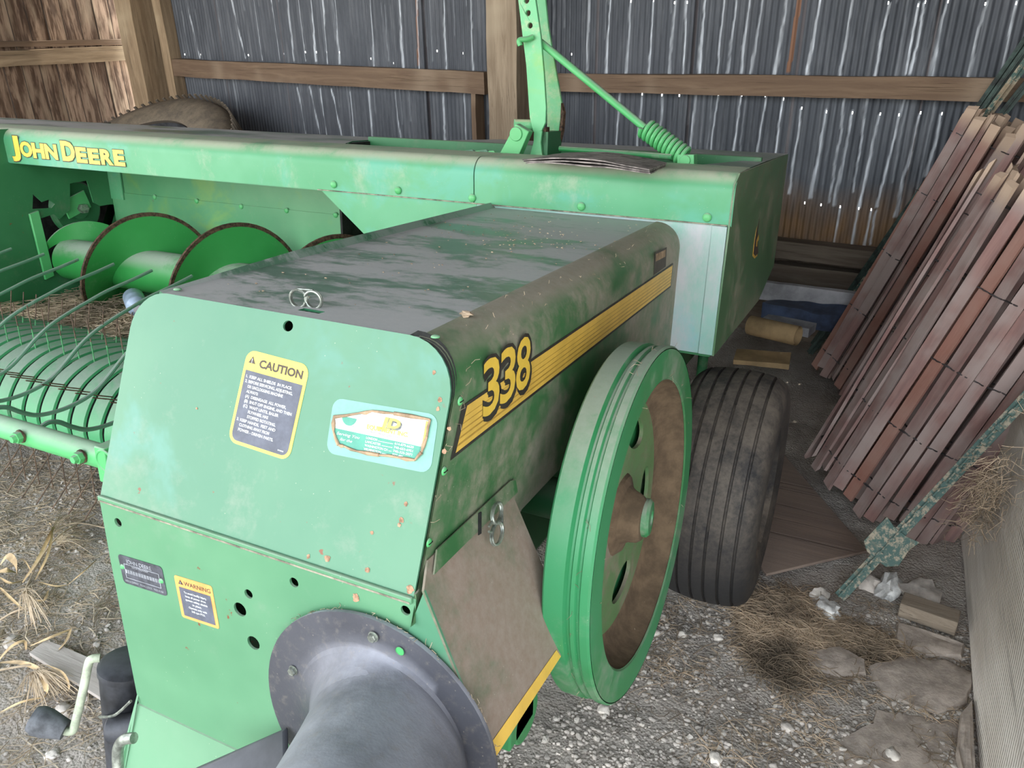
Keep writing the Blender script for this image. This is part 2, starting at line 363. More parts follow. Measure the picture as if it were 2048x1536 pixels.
def rrect(x0, y0, x1, y1, r, k=5, corners=(1, 1, 1, 1)):
    out = []
    for (cx, cy, a, on, px, py) in ((x0 + r, y0 + r, 180, corners[0], x0, y0), (x1 - r, y0 + r, 270, corners[1], x1, y0), (x1 - r, y1 - r, 0, corners[2], x1, y1), (x0 + r, y1 - r, 90, corners[3], x0, y1)):
        if on: out += [(cx + r * math.cos(math.radians(a + 90 * i / k)), cy + r * math.sin(math.radians(a + 90 * i / k))) for i in range(k + 1)]
        else: out.append((px, py))
    return out
def circ(cx, cy, r, n=16): return [(cx + r * math.cos(2 * PI * i / n), cy + r * math.sin(2 * PI * i / n)) for i in range(n)]
# ================================================================== THE BALER
B = V((-1.0, 1.6, -1.45))
baler = empty('hay_baler', m2w(B), 'large green hay baler with yellow stripe and black driveline shield, parked nose-on in the shed', 'baler')
baler.rotation_euler = (-TILT, 0, 0)
def bp(name, mb, mat, parent=None, **k): return link(name, mb, mat, parent=parent or baler, org=B, **k)
def lab(o, s): o['label'] = s; return o
XL, XR = -1.13, -.50
# --- front panel: upper leaning sheet and lower upright sheet
P0 = V((0, .9, -.328)); PF = V((0, .765, -.665)); VD = (PF - P0); VL = VD.length; VD.normalize(); UX = V((1, 0, 0)); FN = V((0, VD.z, -VD.y)).normalized()
if FN.y > 0: FN = -FN
def up_pt(u, v, lift=0.): return V((u, P0.y, P0.z)) + VD * v + FN * lift
def arc(cx, cy, r, a0, a1, k=8): return [(cx + r * math.cos(math.radians(a0 + (a1 - a0) * i / k)), cy + r * math.sin(math.radians(a0 + (a1 - a0) * i / k))) for i in range(k + 1)]
ol = [(XL, VL)] + arc(XL + .07, .07, .07, 180, 270) + arc(XR - .082, .082, .082, 270, 360) + [(XR, VL)]
hp = mhit(576, 652, P0, FN); hu, hv = hp.x, (hp - V((hp.x, P0.y, P0.z))).dot(VD)
mb = MB(); mb.prism([up_pt(*p) for p in ol], -FN * .004, holes=[[up_pt(hu + a, hv + b) for a, b in [(x * 1.15, y) for x, y in circ(0, 0, .0085, 14)]]])
front_up = bp('front_cover_sheet', mb, GR['panel'], fix=True)
def low_pt(x, z, lift=0.): return V((x, PF.y - lift, z))
ZB = -1.112
holes = []
for (px, py, r) in ((236, 1045, .0085), (588, 1165, .0085), (497, 1188, .0085), (480, 1219, .013), (507, 1286, .013), (811, 1221, .008)):
    q = mp(px, py, 1, PF.y); holes.append([low_pt(*c) for c in circ(q.x, q.z, r, 16)])
lo = [(XL - .003, -.663), (XR + .004, -.663), (XR + .004, ZB), (XL + .0, ZB), (XL - .004, -.80)]
mb = MB(); mb.prism([low_pt(*p) for p in lo], V((0, .004, 0)), holes=holes); bp('lower_front_sheet', mb, GR['lower'], fix=True)
mb = MB(); mb.box((XL, PF.y - .006, -.671), (XR, PF.y + .001, -.660)); bp('fold_flange', mb, GR['lower'], bevel=.002)
mb = MB(); mb.box((XL + .004, PF.y - .0068, -.6695), (XR - .002, PF.y - .005, -.6665)); bp('fold_dirt', mb, M['seam'])
# bottom shelf running forward with an upturned left edge
mb = MB(); mb.prism([V((XL, PF.y, ZB)), V((-.60, PF.y, ZB)), V((-.60, .655, ZB - .25)), V((XL, .655, ZB - .25))], V((0, -.003, -.001)))
mb.prism([V((XL, PF.y, ZB + .02)), V((XL, .655, ZB - .25)), V((XL - .004, .63, ZB - .25)), V((XL - .004, PF.y - .022, ZB - .03))], V((.004, 0, 0)))
bp('front_shelf', mb, GR['lower'], fix=True)
# --- top cover, its left lip, side sheet with rolled shoulder
mb = MB(); yb = 2.15
sx = .07; hole_c = mp(622, 622, 2, -.33)
mb.prism([V((XL + .055, .9, -.33)), V((-.567, .9, -.33)), V((-.567, yb, -.33)), V((-1.087, yb, -.33))], V((0, 0, -.004)), holes=[[V((hole_c.x + a, hole_c.y + b, -.33)) for a, b in ((-.022, -.006), (.02, -.006), (.022, .008), (-.02, .008))]])
bp('top_cover', mb, GR['top'], fix=True)
mb = MB(); lip = [(XL + .001, -.38), (XL + .028, -.335), (-1.085, -.316), (-1.070, -.3305), (-1.070, -.335), (-1.10, -.345)]
lip0 = [(XL + .002, -.40), (XL + .03, -.348), (-1.082, -.3275), (-1.072, -.331), (-1.072, -.335), (-1.10, -.345)]
a = [V((x, .905, z)) for x, z in lip0]; b_ = [V((x, 1.25, z)) for x, z in lip]; c_ = [V((x, yb, z)) for x, z in lip]
for p, q in ((a, b_), (b_, c_)):
    n = 6; mb.add(p + q, [(i, (i + 1) % n, n + (i + 1) % n, n + i) for i in range(n)])
mb.add(a, [(0, 1, 2, 3, 4, 5)]); mb.add(c_, [(5, 4, 3, 2, 1, 0)]); bp('cover_lip', mb, GR['top'], fix=True, smooth=20)
mb = MB(); mb.prism([V((XL, .89, -.40)), V((XL, yb, -.38)), V((XL, yb, -.80)), V((XL, PF.y + .005, -1.10)), V((XL, PF.y + .003, -.667))], V((.004, 0, 0))); bp('left_side_sheet', mb, GR['side'], fix=True)
# shoulder profile: flat, roll, straight down.  Front end follows the leaning panel.
zb0 = -.690
def sprof(k=9):
    pr = [(-.568, -.3285), (-.563, -.3285)] + [(-.563 + .068 * math.sin(PI / 2 * i / k), -.3965 + .068 * math.cos(PI / 2 * i / k)) for i in range(k + 1)]
    return pr
pr = sprof(); rows = []
ys = [0, .04, .1] + [.2 + i * .1 for i in range(12)]
def yfront(z): return P0.y + (z - P0.z) * (VD.y / VD.z) if z < P0.z else P0.y
zz = [-.42, -.47, -.52, -.57, -.62, -.66, -.70]
full = pr + [(-.495, z) for z in zz]
botline = []
for (x, z) in full:
    yf = yfront(z) + .002; rows.append([V((x, yf + (yb - yf) * i / 14, z)) for i in range(15)])
mb = MB(); mb.grid(rows)
n0 = len(mb.v)
mb.add([p + V((-.003, 0, -.003)) for p in mb.v], [tuple(reversed(f)) for f in mb.f])
bp('side_sheet', mb, GR['side'], smooth=50)
# rear lower part of side sheet drops a little further behind the flywheel
mb = MB(); mb.prism([V((-.4985, .765, -.655)), V((-.4985, 1.09, -.63)), V((-.4985, 1.12, -.70)), V((-.4985, .80, -.90))], V((.003, 0, 0)))
bp('under_side_sheet', mb, GR['side'], fix=True)
mb = MB(); ca = arc(XR - .082, .082, .082, 268, 362, 10); cb = arc(XR - .070, .066, .0745, 268, 362, 10)
mb.add([up_pt(*p, lift=-.0045) for p in ca] + [up_pt(*p, lift=-.0045) for p in cb], [(i, i + 1, i + 12, i + 11) for i in range(10)]); bp('corner_gap_shade', mb, M['void'])  # dark strip behind the corner, the gap's shade put in as colour
# --- screws along the front edges
def screw(name, p, nrm, r=.007, mat='pipe', slot=False):
    u, w, d = basis(nrm); m = MB(); m.lathe([(0, .45 * r), (r * .55, .4 * r), (r * .9, .2 * r), (r, 0)], p, d, 14); o = bp(name, m, GR[mat], fix=True)
    if slot:
        m = MB(); m.obox(V(p) + d * r * .42, u * r * .7, w * r * .12, d * r * .08); bp('screw_slot', m, M['void'], parent=o)
    return o
screw('screw', mp(355, 579, 2, -.327), (0, 0, 1)); screw('screw', mp(871, 674, 2, -.325), (0, 0, 1))
for (px, py) in ((920, 802), (888, 942), (858, 1085)): screw('screw', mp(px, py, 0, -.494), (1, 0, 0), slot=True)
# --- wire ring clips
def ringclip(name, c, U, Wd, r, sep):
    m = MB(); U = V(U).normalized(); Wd = V(Wd).normalized(); Nn = U.cross(Wd)
    for s in (-1, 1):
        pts = []
        for i in range(34):
            a_ = 2 * PI * i / 17 + (PI if s > 0 else 0); pts.append(V(c) + U * (s * sep + r * math.cos(a_)) + Wd * (r * math.sin(a_)) + Nn * (.0035 * (i / 17 - 1)))
        m.tube(pts, .0021, 7)
    m.tube([V(c) + U * (-sep) + Wd * r * 1.06, V(c) + U * sep + Wd * r * 1.06], .0021, 7)
    m.tube([V(c) + U * (-sep * .5) - Wd * r * .9, V(c) - Wd * (r * 1.6) - U * .004], .0021, 7); m.tube([V(c) + U * (sep * .5) - Wd * r * .9, V(c) - Wd * (r * 1.6) + U * .004], .0021, 7)
    return lab(bp(name, m, M['steel']), 'bright zinc double-loop wire clip')
ringclip('wire_clip', mp(612, 598, 1, .955), (1, .15, 0), (0, 0, 1), .0145, .0135)
for i, (px, py, rr_) in enumerate(((868, 745, .003), (880, 800, .0035), (876, 818, .003), (899, 857, .003), (889, 903, .0035), (812, 1008, .003), (803, 1040, .004), (799, 1050, .003), (744, 1065, .0028), (617, 1113, .0032), (394, 817, .002), (312, 1036, .003), (712, 1195, .007), (655, 1116, .005), (735, 1140, .004), (820, 1178, .006))):
    lowr = (py > 990 + (px - 203) * .319); q = mp(px, py, 1, PF.y) if lowr else mhit(px, py, P0, FN); nn_ = V((0, -1, 0)) if lowr else FN; u_, w_, d_ = basis(nn_)
    m = MB(); m.add([q + nn_ * .0006 + (u_ * math.cos(a) + w_ * math.sin(a)) * rr_ * (1 + .5 * noise.noise(V((math.cos(a) * 1.7, math.sin(a) * 1.7, i * 3)))) for a in [2 * PI * k / 14 for k in range(14)]], [tuple(range(14))]); bp('rust_spot', m, M['rustspot'])
# --- caution decal
def dec_frame(pxs, hit):
    tl, tr, bl = [hit(*p) for p in pxs]; U = (tr - tl); Dn = (bl - tl); w, h = U.length, Dn.length; U.normalize(); Dn = (Dn - U * Dn.dot(U)).normalized(); return tl, U, Dn, w, h
hitU = lambda x, y: mhit(x, y, P0, FN)
hitL = lambda x, y: mp(x, y, 1, PF.y)
def dpoly(mb, pts, fr, nrm, lift): tl, U, Dn, w, h = fr; mb.prism([tl + U * x + Dn * y + nrm * lift for x, y in pts], nrm * .0003)
fr = dec_frame(((496, 698), (621, 731), (462, 884)), hitU); tl, U, Dn, w, h = fr
mb = MB(); dpoly(mb, rrect(0, 0, w, h, .017), fr, FN, .0004); cd = lab(bp('caution_decal', mb, M['yellow'], fix=True), 'yellow and charcoal CAUTION decal')
mb = MB(); dpoly(mb, rrect(w * .045, h * .215, w * .955, h * .965, .012, corners=(0, 0, 1, 1)), fr, FN, .0008); bp('dark_field', mb, M['charcoal'], cd, fix=True)
mb = MB(); dpoly(mb, [(w * .06, h * .135), (w * .17, h * .135), (w * .115, h * .06)], fr, FN, .0008); letter(mb, 'CAUTION', tl + U * w * .235 + Dn * h * .155, U, -Dn, h * .085, w * .69, .04, 0, FN, .0009)
bp('heading_lettering', mb, M['ink'], cd)
mb = MB(); L_ = [(.075, '1.'), (.13, 'KEEP ALL SHIELDS  IN PLACE.')], [(.075, '2.'), (.13, 'BEFORE SERVICING, ADJUSTING,')], [(.13, 'OR UNCLOGGING MACHINE')], [(.13, 'ALWAYS:')], [(.13, '(A)  DISENGAGE  ALL POWER,')], [(.13, '(B)  SHUT OFF ENGINE, AND THEN')], [(.13, '(C)  WAIT UNTIL BALER')], [(.225, 'FLYWHEEL HAS')], [(.225, 'STOPPED ROTATING,')], [(.075, '3.'), (.13, 'KEEP HANDS,  FEET AND')], [(.13, 'CLOTHING AWAY FROM')], [(.13, 'POWER - DRIVEN PARTS.')]
for i, row in enumerate(L_):
    for x, s in row:
        wd = None if len(s) < 3 else w * .0272 * len(s) * (1 if len(s) < 26 else .93)
        letter(mb, s, tl + U * w * x + Dn * h * (.290 + i * .0515), U, -Dn, h * .031, wd, .022, 0, FN, .0013)
letter(mb, 'E92808', tl + U * w * .80 + Dn * h * .93, U, -Dn, h * .014, w * .09, .01, 0, FN, .0013)
letter(mb, '!', tl + U * w * .108 + Dn * h * .128, U, -Dn, h * .045, None, .02, 0, FN, .0013)
bp('body_lettering', mb, M['white'], cd)
# --- dealer decal (a torn window showing the sticker beneath a peeling film)
fr = dec_frame(((668, 795), (878, 830), (650, 905)), hitU); tl, U, Dn, w, h = fr
mb = MB(); dpoly(mb, rrect(0, 0, w, h, .016), fr, FN, .0003); film = lab(bp('dealer_decal', mb, M['film'], fix=True), 'peeling dealer decal, torn open')
def pxp(px, py, lift): q = hitU(px, py); return q + FN * lift
torn = [(670, 834), (722, 826), (746, 822), (790, 827), (862, 839), (856, 872), (845, 905), (832, 920), (800, 915), (760, 910), (715, 902), (690, 892), (679, 890), (669, 862)]
white = [(670, 836), (722, 829), (746, 822), (790, 828), (860, 842), (844, 891), (672, 855)]
mb = MB(); mb.prism([pxp(x, y, .0008) for x, y in white], FN * .0002); bp('white_field', mb, M['white'], film, fix=True)
green = [(672, 856), (842, 893), (838, 912), (826, 918), (800, 913), (760, 907), (715, 900), (690, 890), (683, 888), (671, 864)]
mb = MB(); mb.prism([pxp(x, y, .0009) for x, y in green], FN * .0002); bp('teal_field', mb, M['teal'], film, fix=True)
Ud = (hitU(838, 890) - hitU(700, 861)).normalized(); Vd = Ud.cross(FN); Vd = -Vd if Vd.z < 0 else Vd
def ptext(m, s, x, y, hpx, wpx, off=.01, sh=0., lift=.0013):
    O = hitU(x, y); w_ = (hitU(x + wpx, y + wpx * .19) - O).length; hh = (hitU(x, y - hpx) - O).length; letter(m, s, O, Ud, Vd, hh, w_, off, sh, FN, lift)
mb = MB(); ptext(mb, 'JD', 760.5, 851, 19, 40, .05, .15, .0012); ptext(mb, 'EQUIPMENT INC.', 734, 857, 8.5, 83, .05, 0, .0012)
mb.prism([pxp(x, y, .0012) for x, y in ((853, 842), (858, 843), (850, 880), (845, 888))], FN * .0002)
y1 = bp('yellow_lettering', mb, M['yellow'], film)
mb = MB(); ptext(mb, 'JD', 758.5, 853.5, 21, 44, .085, .15, .0010); ptext(mb, 'JD', 761.5, 854.5, 20, 42, .085, .15, .0010); ptext(mb, 'EQUIPMENT INC.', 732.5, 858.5, 10.5, 86.5, .10, 0, .0010); ptext(mb, 'www.jdequipment.com', 733.5, 863.5, 4.6, 81, .005); ptext(mb, 'JOHN DEERE', 683, 850, 4, 28, .0)
bp('grey_lettering', mb, M['grey'], film)
mb = MB()
for i, (s, n, wn_) in enumerate((('LONDON', '614-879-6620', 22), ('LANCASTER', '740-653-6951', 31), ('WASHINGTON CH', '740-335-2071', 46), ('WILMINGTON', '937-486-', 34), ('MARION', '', 20))):
    x0 = 733 - i * 1.6; yy = 877.5 + i * 7.4
    if i < 4: ptext(mb, s, x0, yy, 5, wn_, .012); ptext(mb, n, x0 + 57, yy + 11.4, 5, 38 if i < 3 else 24, .012); O = hitU(x0 + wn_ + 2, yy + (wn_ + 2) * .2); O2 = hitU(x0 + 54, yy + 54 * .2); mb.prism([O + FN * .0012, O2 + FN * .0012, O2 + FN * .0012 + Vd * .0007, O + FN * .0012 + Vd * .0007], FN * .0002)
ptext(mb, 'Serving You', 674, 868.5, 6, 46, .0, .3); ptext(mb, 'for the', 681, 880.5, 6, 24, .0, .3)
a_, b_ = hitU(672, 854.5), hitU(843, 891.5); mb.prism([a_ + FN * .0011, b_ + FN * .0011, b_ + FN * .0011 - Vd * .0012, a_ + FN * .0011 - Vd * .0012], FN * .0001)
bp('white_lettering', mb, M['white'], film)
mb = MB()
for i in range(len(torn)):
    p, q = pxp(*torn[i], .0028), pxp(*torn[(i + 1) % len(torn)], .0028); mid = (p + q) / 2 + V((random.uniform(-1, 1), 0, random.uniform(-1, 1))) * .0012
    mb.tube([p, mid, q], [.0016 + .0012 * (i % 3 == 0), .0022 + .001 * (i % 2), .0014], 6)
bp('torn_edge', mb, M['tan'], film)
# oval emblem fragment
mb = MB(); e0 = hitU(700, 835); pts = [e0 + Ud * (.013 * math.cos(a)) + Vd * (.012 * math.sin(a)) + FN * .0012 for a in [PI + PI * i / 12 for i in range(13)]]; mb.prism(pts, FN * .0002); bp('emblem_fragment', mb, M['teal'], film, fix=True)
# --- warning decal
fr = dec_frame(((348, 1149), (424, 1172), (361, 1232)), hitL); tl, U, Dn, w, h = fr; NL = V((0, -1, 0))
h = (hitL(361, 1232) - hitL(348, 1149)).length
mb = MB(); dpoly(mb, rrect(0, 0, w, h, .005), fr, NL, .0004); wd_ = lab(bp('warning_decal', mb, M['orange'], fix=True), 'orange and charcoal WARNING decal')
mb = MB(); dpoly(mb, [(w * .085, h * .25), (w * .915, h * .25), (w * .915, h * .93), (w * .085, h * .93)], fr, NL, .0008); bp('dark_field', mb, M['charcoal'], wd_, fix=True)
mb = MB(); letter(mb, 'WARNING', tl + U * w * .24 + Dn * h * .185, U, -Dn, h * .10, w * .70, .012, 0, NL, .0009); dpoly(mb, [(w * .09, h * .18), (w * .22, h * .18), (w * .155, h * .075)], fr, NL, .0008); bp('heading_lettering', mb, M['ink'], wd_)
mb = MB()
for i, (s, x, ww) in enumerate((('To avoid bodily injury,', .2, .6), ('keep all power drive', .22, .54), ('system safety shields', .21, .58), ('in place.', .38, .24), ('Operate only with', .26, .48), ('540 rpm PTO.', .32, .36))):
    letter(mb, s, tl + U * w * x + Dn * h * (.37 + i * .085), U, -Dn, h * .047, w * ww, .02, 0, NL, .0013)
letter(mb, '!', tl + U * w * .147 + Dn * h * .17, U, -Dn, h * .05, None, .02, 0, NL, .0013)
bp('body_lettering', mb, M['white'], wd_)
# --- serial plate
fr = dec_frame(((236, 1107), (322, 1133), (245, 1163)), hitL); tl, U, Dn, w, h = fr
h = (hitL(245, 1163) - hitL(236, 1107)).length; w = (hitL(324, 1135) - hitL(236, 1108)).length
mb = MB(); dpoly(mb, rrect(0, 0, w, h, .007), fr, NL, .0008); sp = lab(bp('serial_plate', mb, M['plate'], fix=True), 'dark metal serial number plate')
mb = MB(); letter(mb, 'JOHN DEERE', tl + U * w * .17 + Dn * h * .24, U, -Dn, h * .14, w * .58, .0, 0, NL, .0014); letter(mb, 'Serial Number', tl + U * w * .28 + Dn * h * .36, U, -Dn, h * .08, w * .38, 0, 0, NL, .0014)
for x0, y0, x1, y1 in ((.1, .28, .9, .295), (.1, .76, .9, .775), (.1, .28, .112, .775), (.888, .28, .9, .775), (.1, .47, .15, .60)): dpoly(mb, [(w * x0, h * y0), (w * x1, h * y0), (w * x1, h * y1), (w * x0, h * y1)], fr, NL, .0012)
for i in range(34):
    x0 = .17 + i * .0212; dpoly(mb, [(w * x0, h * .47), (w * (x0 + .006 + .006 * (i * 7 % 3 == 0)), h * .47), (w * (x0 + .006 + .006 * (i * 7 % 3 == 0)), h * .60), (w * x0, h * .60)], fr, NL, .0012)
letter(mb, 'DEERE & COMPANY   MOLINE, ILLINOIS   MADE IN USA', tl + U * w * .05 + Dn * h * .92, U, -Dn, h * .07, w * .88, 0, 0, NL, .0014)
bp('plate_lettering', mb, M['silver'], sp)
for sx_, sy_ in ((.055, .42), (.93, .50)):
    q = tl + U * w * sx_ + Dn * h * sy_ + NL * .0012; m = MB(); m.lathe([(0, .0025), (.003, .0022), (.005, 0)], q, NL, 12); bp('rivet', m, GR['pipe'], sp)
# --- side stripe and model number
SXP = -.4945; SN = V((1, 0, 0)); hitS = lambda x, y: mp(x, y, 0, SXP)
def spoly(mb, px, lift): mb.prism([hitS(*p) + SN * lift for p in px], SN * .0002)
def sp_line(m, A, Bq, t0, t1, lift):    # band between two fractions of the stripe, A/B = (top,bottom) at both ends
    a0 = A[0].lerp(A[1], t0); a1 = A[0].lerp(A[1], t1); b0 = Bq[0].lerp(Bq[1], t0); b1 = Bq[0].lerp(Bq[1], t1); m.prism([p + SN * lift for p in (a0, b0, b1, a1)], SN * .0002)
LT, LB = hitS(924, 811), hitS(900, 921); RT, RB = hitS(1346, 526), hitS(1341, 574)
mb = MB(); sp_line(mb, (LT, LB), (RT, RB), 0, 1, .0006); sb = lab(bp('side_stripe', mb, M['sblack'], fix=True), 'dark edged yellow side stripe')
i0 = [LT.lerp(RT, .014).lerp(LB.lerp(RB, .014), .07), LT.lerp(RT, .010).lerp(LB.lerp(RB, .010), .92)]; i1 = [LT.lerp(RT, .995).lerp(LB.lerp(RB, .995), .07), LT.lerp(RT, .995).lerp(LB.lerp(RB, .995), .92)]
mb = MB(); sp_line(mb, i0, i1, 0, 1, .0009); bp('yellow_band', mb, M['stripe'], sb, fix=True)
mb = MB()
for k in range(5): sp_line(mb, i0, i1, .22 + k * .15, .235 + k * .15 + k * .009, .0012)
bp('pin_line', mb, M['stripe2'], sb, fix=True)
NU = V((0, 1, 0)); NUp = V((0, 0, 1)); n0_ = hitS(958, 836); n1_ = hitS(1056, 760)
hN = .100; wN = (n1_ - n0_).length * .98; bN = n0_ + V((0, 0, 0))
for nm, mt, off, dx, dz, lift in (('number_shadow', 'sblack', .055, .0035, -.006, .0016), ('number_outline', 'sblack', .055, 0, 0, .0018), ('number_lettering', 'number', .012, 0, 0, .0022)):
    mb = MB(); wch = wN / 2.9
    for i, ch in enumerate('338'): letter(mb, ch, hitS(963, 836) + V((0, dx + i * wch * .97, dz)), NU, NUp, .092, wch * (.93 if nm == 'number_lettering' else 1.02), off, 0, SN, lift)
    bp(nm, mb, M[mt], sb)
mb = MB(); spoly(mb, ((1310, 505), (1333, 494), (1331, 533), (1307, 550)), .0006); dd = lab(bp('small_side_decal', mb, M['ink'], fix=True), 'small faded instruction decal')
mb = MB(); spoly(mb, ((1312, 508), (1331, 499), (1330, 513), (1311, 523)), .0009); bp('picture_field', mb, M['tan'], dd, fix=True)
# --- side door (dusty leaning shield over the driveline)
A_, B_, D_ = mp(848, 1182, 1, .762), mp(1028, 957, 0, -.494), mp(985, 1524, 1, .762)
dn = (B_ - A_).cross(D_ - A_).normalized(); dn = dn if dn.x > 0 else -dn
hitD = lambda x, y: mhit(x, y, A_, dn)
C1 = [hitD(*p) for p in ((1030, 1000), (1112, 1195), (1128, 1222), (1133, 1250), (1130, 1285), (1122, 1312))]
mb = MB(); tf = hitD(862, 1099); dp = [A_] + [hitD(856, 1120), B_] + C1 + [hitD(985, 1524)]
mb.prism(dp, -dn * .004); door = lab(bp('side_door', mb, GR['door'], fix=True), 'brown dusted side door')
mb = MB(); mb.prism([hitD(*p) + dn * .0006 for p in ((1112, 1300), (1121, 1313), (986, 1521), (979, 1489))], dn * .0003); bp('door_stripe', mb, M['stripe'], door, fix=True)
mb = MB(); e1 = A_; e2 = hitD(985, 1524); mb.prism([e1, e2, e2 + V((-.09, .0, -.01)), e1.lerp(e2, .3) + V((-.06, 0, 0))], V((0, .004, 0))); bp('door_front_flange', mb, GR['panel'], door, fix=True)
mb = MB(); tt = hitD(868, 1100) + dn * .004; mb.prism([hitD(*p) + dn * .003 for p in ((868, 1100), (1016, 962), (1026, 962), (1030, 985), (862, 1150))], dn * .003); bp('door_hinge_strip', mb, GR['side'], door, fix=True)
c1 = hitD(975, 1050) + dn * .018; Ux_ = (hitD(975, 1080) - hitD(975, 1020)).normalized(); Wx_ = (hitD(990, 1040) - hitD(960, 1060)).normalized()
ringclip('wire_clip', c1, Ux_, Wx_, .0165, .0165)
mb = MB(); q = hitD(952, 1048) + dn * .0072; mb.obox(q, Ux_ * .017, Wx_ * .004, dn * .001); bp('door_slot', mb, M['void'], door)
# --- front guard cone (driveline shield)
BC = V((-.565, PF.y - .012, -.915)); R0 = .207
mb = MB(); prof = [(R0 - .001, .004), (R0, .0), (R0, -.004), (.180, -.0055), (.160, -.0065), (.150, -.010), (.141, -.022), (.135, -.042), (.130, -.075), (.126, -.13), (.123, -.20), (.120, -.33), (.116, -.33), (.118, -.2), (.126, -.08), (.14, -.02), (.16, -.003), (R0 - .001, .004)]
ax_ = V((0, 1, 0)); mb.lathe(prof, BC, ax_, 72)
for p in mb.v:
    hh_ = max(0, BC.y - .0066 - p.y); k_ = 1 - math.exp(-hh_ / .012); p.x += .036 * k_ + .36 * hh_; p.z += .004 * k_ + .30 * hh_
sh = lab(bp('driveline_shield', mb, M['plastic'], fix=True, smooth=60), 'dusty black plastic driveline cone shield')
for (px, py) in ((747, 1273), (587, 1340)):
    q = mp(px, py, 1, BC.y - .008); m = MB(); m.lathe([(0, .007), (.0062, .007), (.0072, .0055), (.0072, 0)], q, (0, -1, 0), 6); m.lathe([(.0, .0012), (.0085, .0012), (.0085, 0)], q, (0, -1, 0), 18); bp('shield_bolt', m, M['steel'], sh, fix=True, smooth=20)
q = mp(800, 1302, 1, BC.y - .0075); m = MB(); m.lathe([(0, .0), (.007, .0), (.007, .001)], q, (0, -1, 0), 16); bp('shield_hole', m, GR['pipe'], sh)
mb = MB(); f0, f1 = mp(568, 1462, 1, .735), mp(560, 1540, 1, .70); g0, g1 = mp(395, 1536, 1, .64), mp(452, 1519, 1, .66)
mb.prism([f0, mp(455, 1512, 1, .69), mp(380, 1545, 1, .66), mp(390, 1600, 1, .64), mp(570, 1600, 1, .66)], V((0, .012, 0))); bp('hitch_strap', mb, M['strap'], fix=True, bevel=.003)
# --- flywheel
FR, FC, FX = .361, V((0, 1.374, -.813)), -.322
FA = V((math.cos(math.radians(2.2)), 0, math.sin(math.radians(2.2)))); FTILT = Matrix.Rotation(-math.radians(2.2), 3, 'Y')
mb = MB(); w_ = .086
prof = [(FR - .004, 0), (FR, -.004), (FR, -.017), (FR - .008, -.021), (FR - .008, -.025), (FR - .003, -.028), (FR - .003, -.035), (FR - .010, -.039), (FR - .010, -.043), (FR, -.047), (FR, -w_ + .004), (FR - .004, -w_), (FR - .05, -w_), (FR - .055, -w_ + .05), (FR - .075, -.085), (.10, -.080), (.07, -.075)]
fo = V((FX, FC.y, FC.z)); mb.lathe(prof, fo, (1, 0, 0), 96)
def fbp(name, mb_, mat_, par=None, **k):
    c_ = V((FX, FC.y, FC.z)); mb_.v = [c_ + FTILT @ (p - c_) for p in mb_.v]; return bp(name, mb_, mat_, par, **k)
fw = lab(fbp('flywheel', mb, GR['wheel'], smooth=28), 'big grooved green flywheel')
mb = MB(); mb.lathe([(FR - .006, 0), (FR - .064, 0), (FR - .068, -.003)], fo, (1, 0, 0), 96); fbp('flywheel_face_ring', mb, GR['wheel'], fw, smooth=28)
# dish with five openings
oc = circ(0, 0, FR - .067, 72); hs = []
for k in range(5):
    a = math.radians(62 + k * 72); cx, cz = .175 * math.cos(a), .175 * math.sin(a)
    hs.append([(cx + .064 * math.cos(t) * -math.sin(a) - .034 * math.sin(t) * math.cos(a) * -1, cz + .064 * math.cos(t) * math.cos(a) + .034 * math.sin(t) * math.sin(a)) for t in [2 * PI * i / 20 for i in range(20)]])
TO = lambda p, x: V((x, FC.y + p[0], FC.z + p[1]))
mb = MB(); mb.prism([TO(p, FX - .062) for p in oc], V((-.008, 0, 0)), holes=[[TO(p, FX - .062) for p in h_] for h_ in hs]); fbp('flywheel_dish', mb, GR['dish'], fw, fix=True)
mb = MB(); mb.lathe([(FR - .066, -.001), (FR - .070, -.03), (FR - .090, -.055), (FR - .115, -.0625)], fo, (1, 0, 0), 96); fbp('flywheel_dish_wall', mb, M['dirt'], fw)
mb = MB(); mb.lathe([(.085, -.064), (.078, -.055), (.062, -.050), (.056, -.038), (.050, -.020), (.042, -.012), (.0, -.010)], fo, (1, 0, 0), 32)
for p in mb.v:
    p += V((0, 1, 1)) * .010 * noise.noise(p * 18)
hub = fbp('flywheel_hub', mb, M['dirt'], fw, smooth=35)
hb = mp(1305, 1030, 0, FX + .02)
mb = MB(); mb.lathe([(.018, -.012), (.032, -.010), (.040, 0.), (.040, .012), (.034, .018), (.016, .019), (.012, .010), (0, .010)], V((FX - .018, FC.y + .008, FC.z + .003)), (1, .1, 0), 28); fbp('hub_cap', mb, GR['wheel'], fw, smooth=35)
for s_ in ():
    mb = MB(); mb.obox(V((FX - .02, FC.y - .045, FC.z - .005 + s_ * .035)), (.03, 0, 0), (0, .022, .006 * s_), (0, .006, .004)); fbp('hub_lug', mb, M['dirt'], fw)
# shaft and dark gearbox behind the flywheel
mb = MB(); mb.tube([V((FX - .06, FC.y, FC.z)), V((-.8, FC.y, FC.z))], .045, 20); mb.box((-.92, 1.15, -1.02), (-.60, 1.62, -.62)); bp('gearbox', mb, GR['dark'], bevel=.02)
mb = MB(); mb.box((-1.0, .80, -1.02), (-.86, 2.2, -.86)); mb.box((-.72, .80, -1.06), (-.58, 1.2, -.90)); bp('tongue_beam', mb, GR['dark'], bevel=.005)
mb = MB(); mb.box((-.49, .93, -1.06), (-.42, 1.03, -.885)); mb.lathe([(.0, 0), (.05, 0), (.05, .05), (0, .05)], V((-.47, 1.0, -1.04)), (1, 0, 0), 24); bp('shear_bracket', mb, GR['wheel'], bevel=.004)
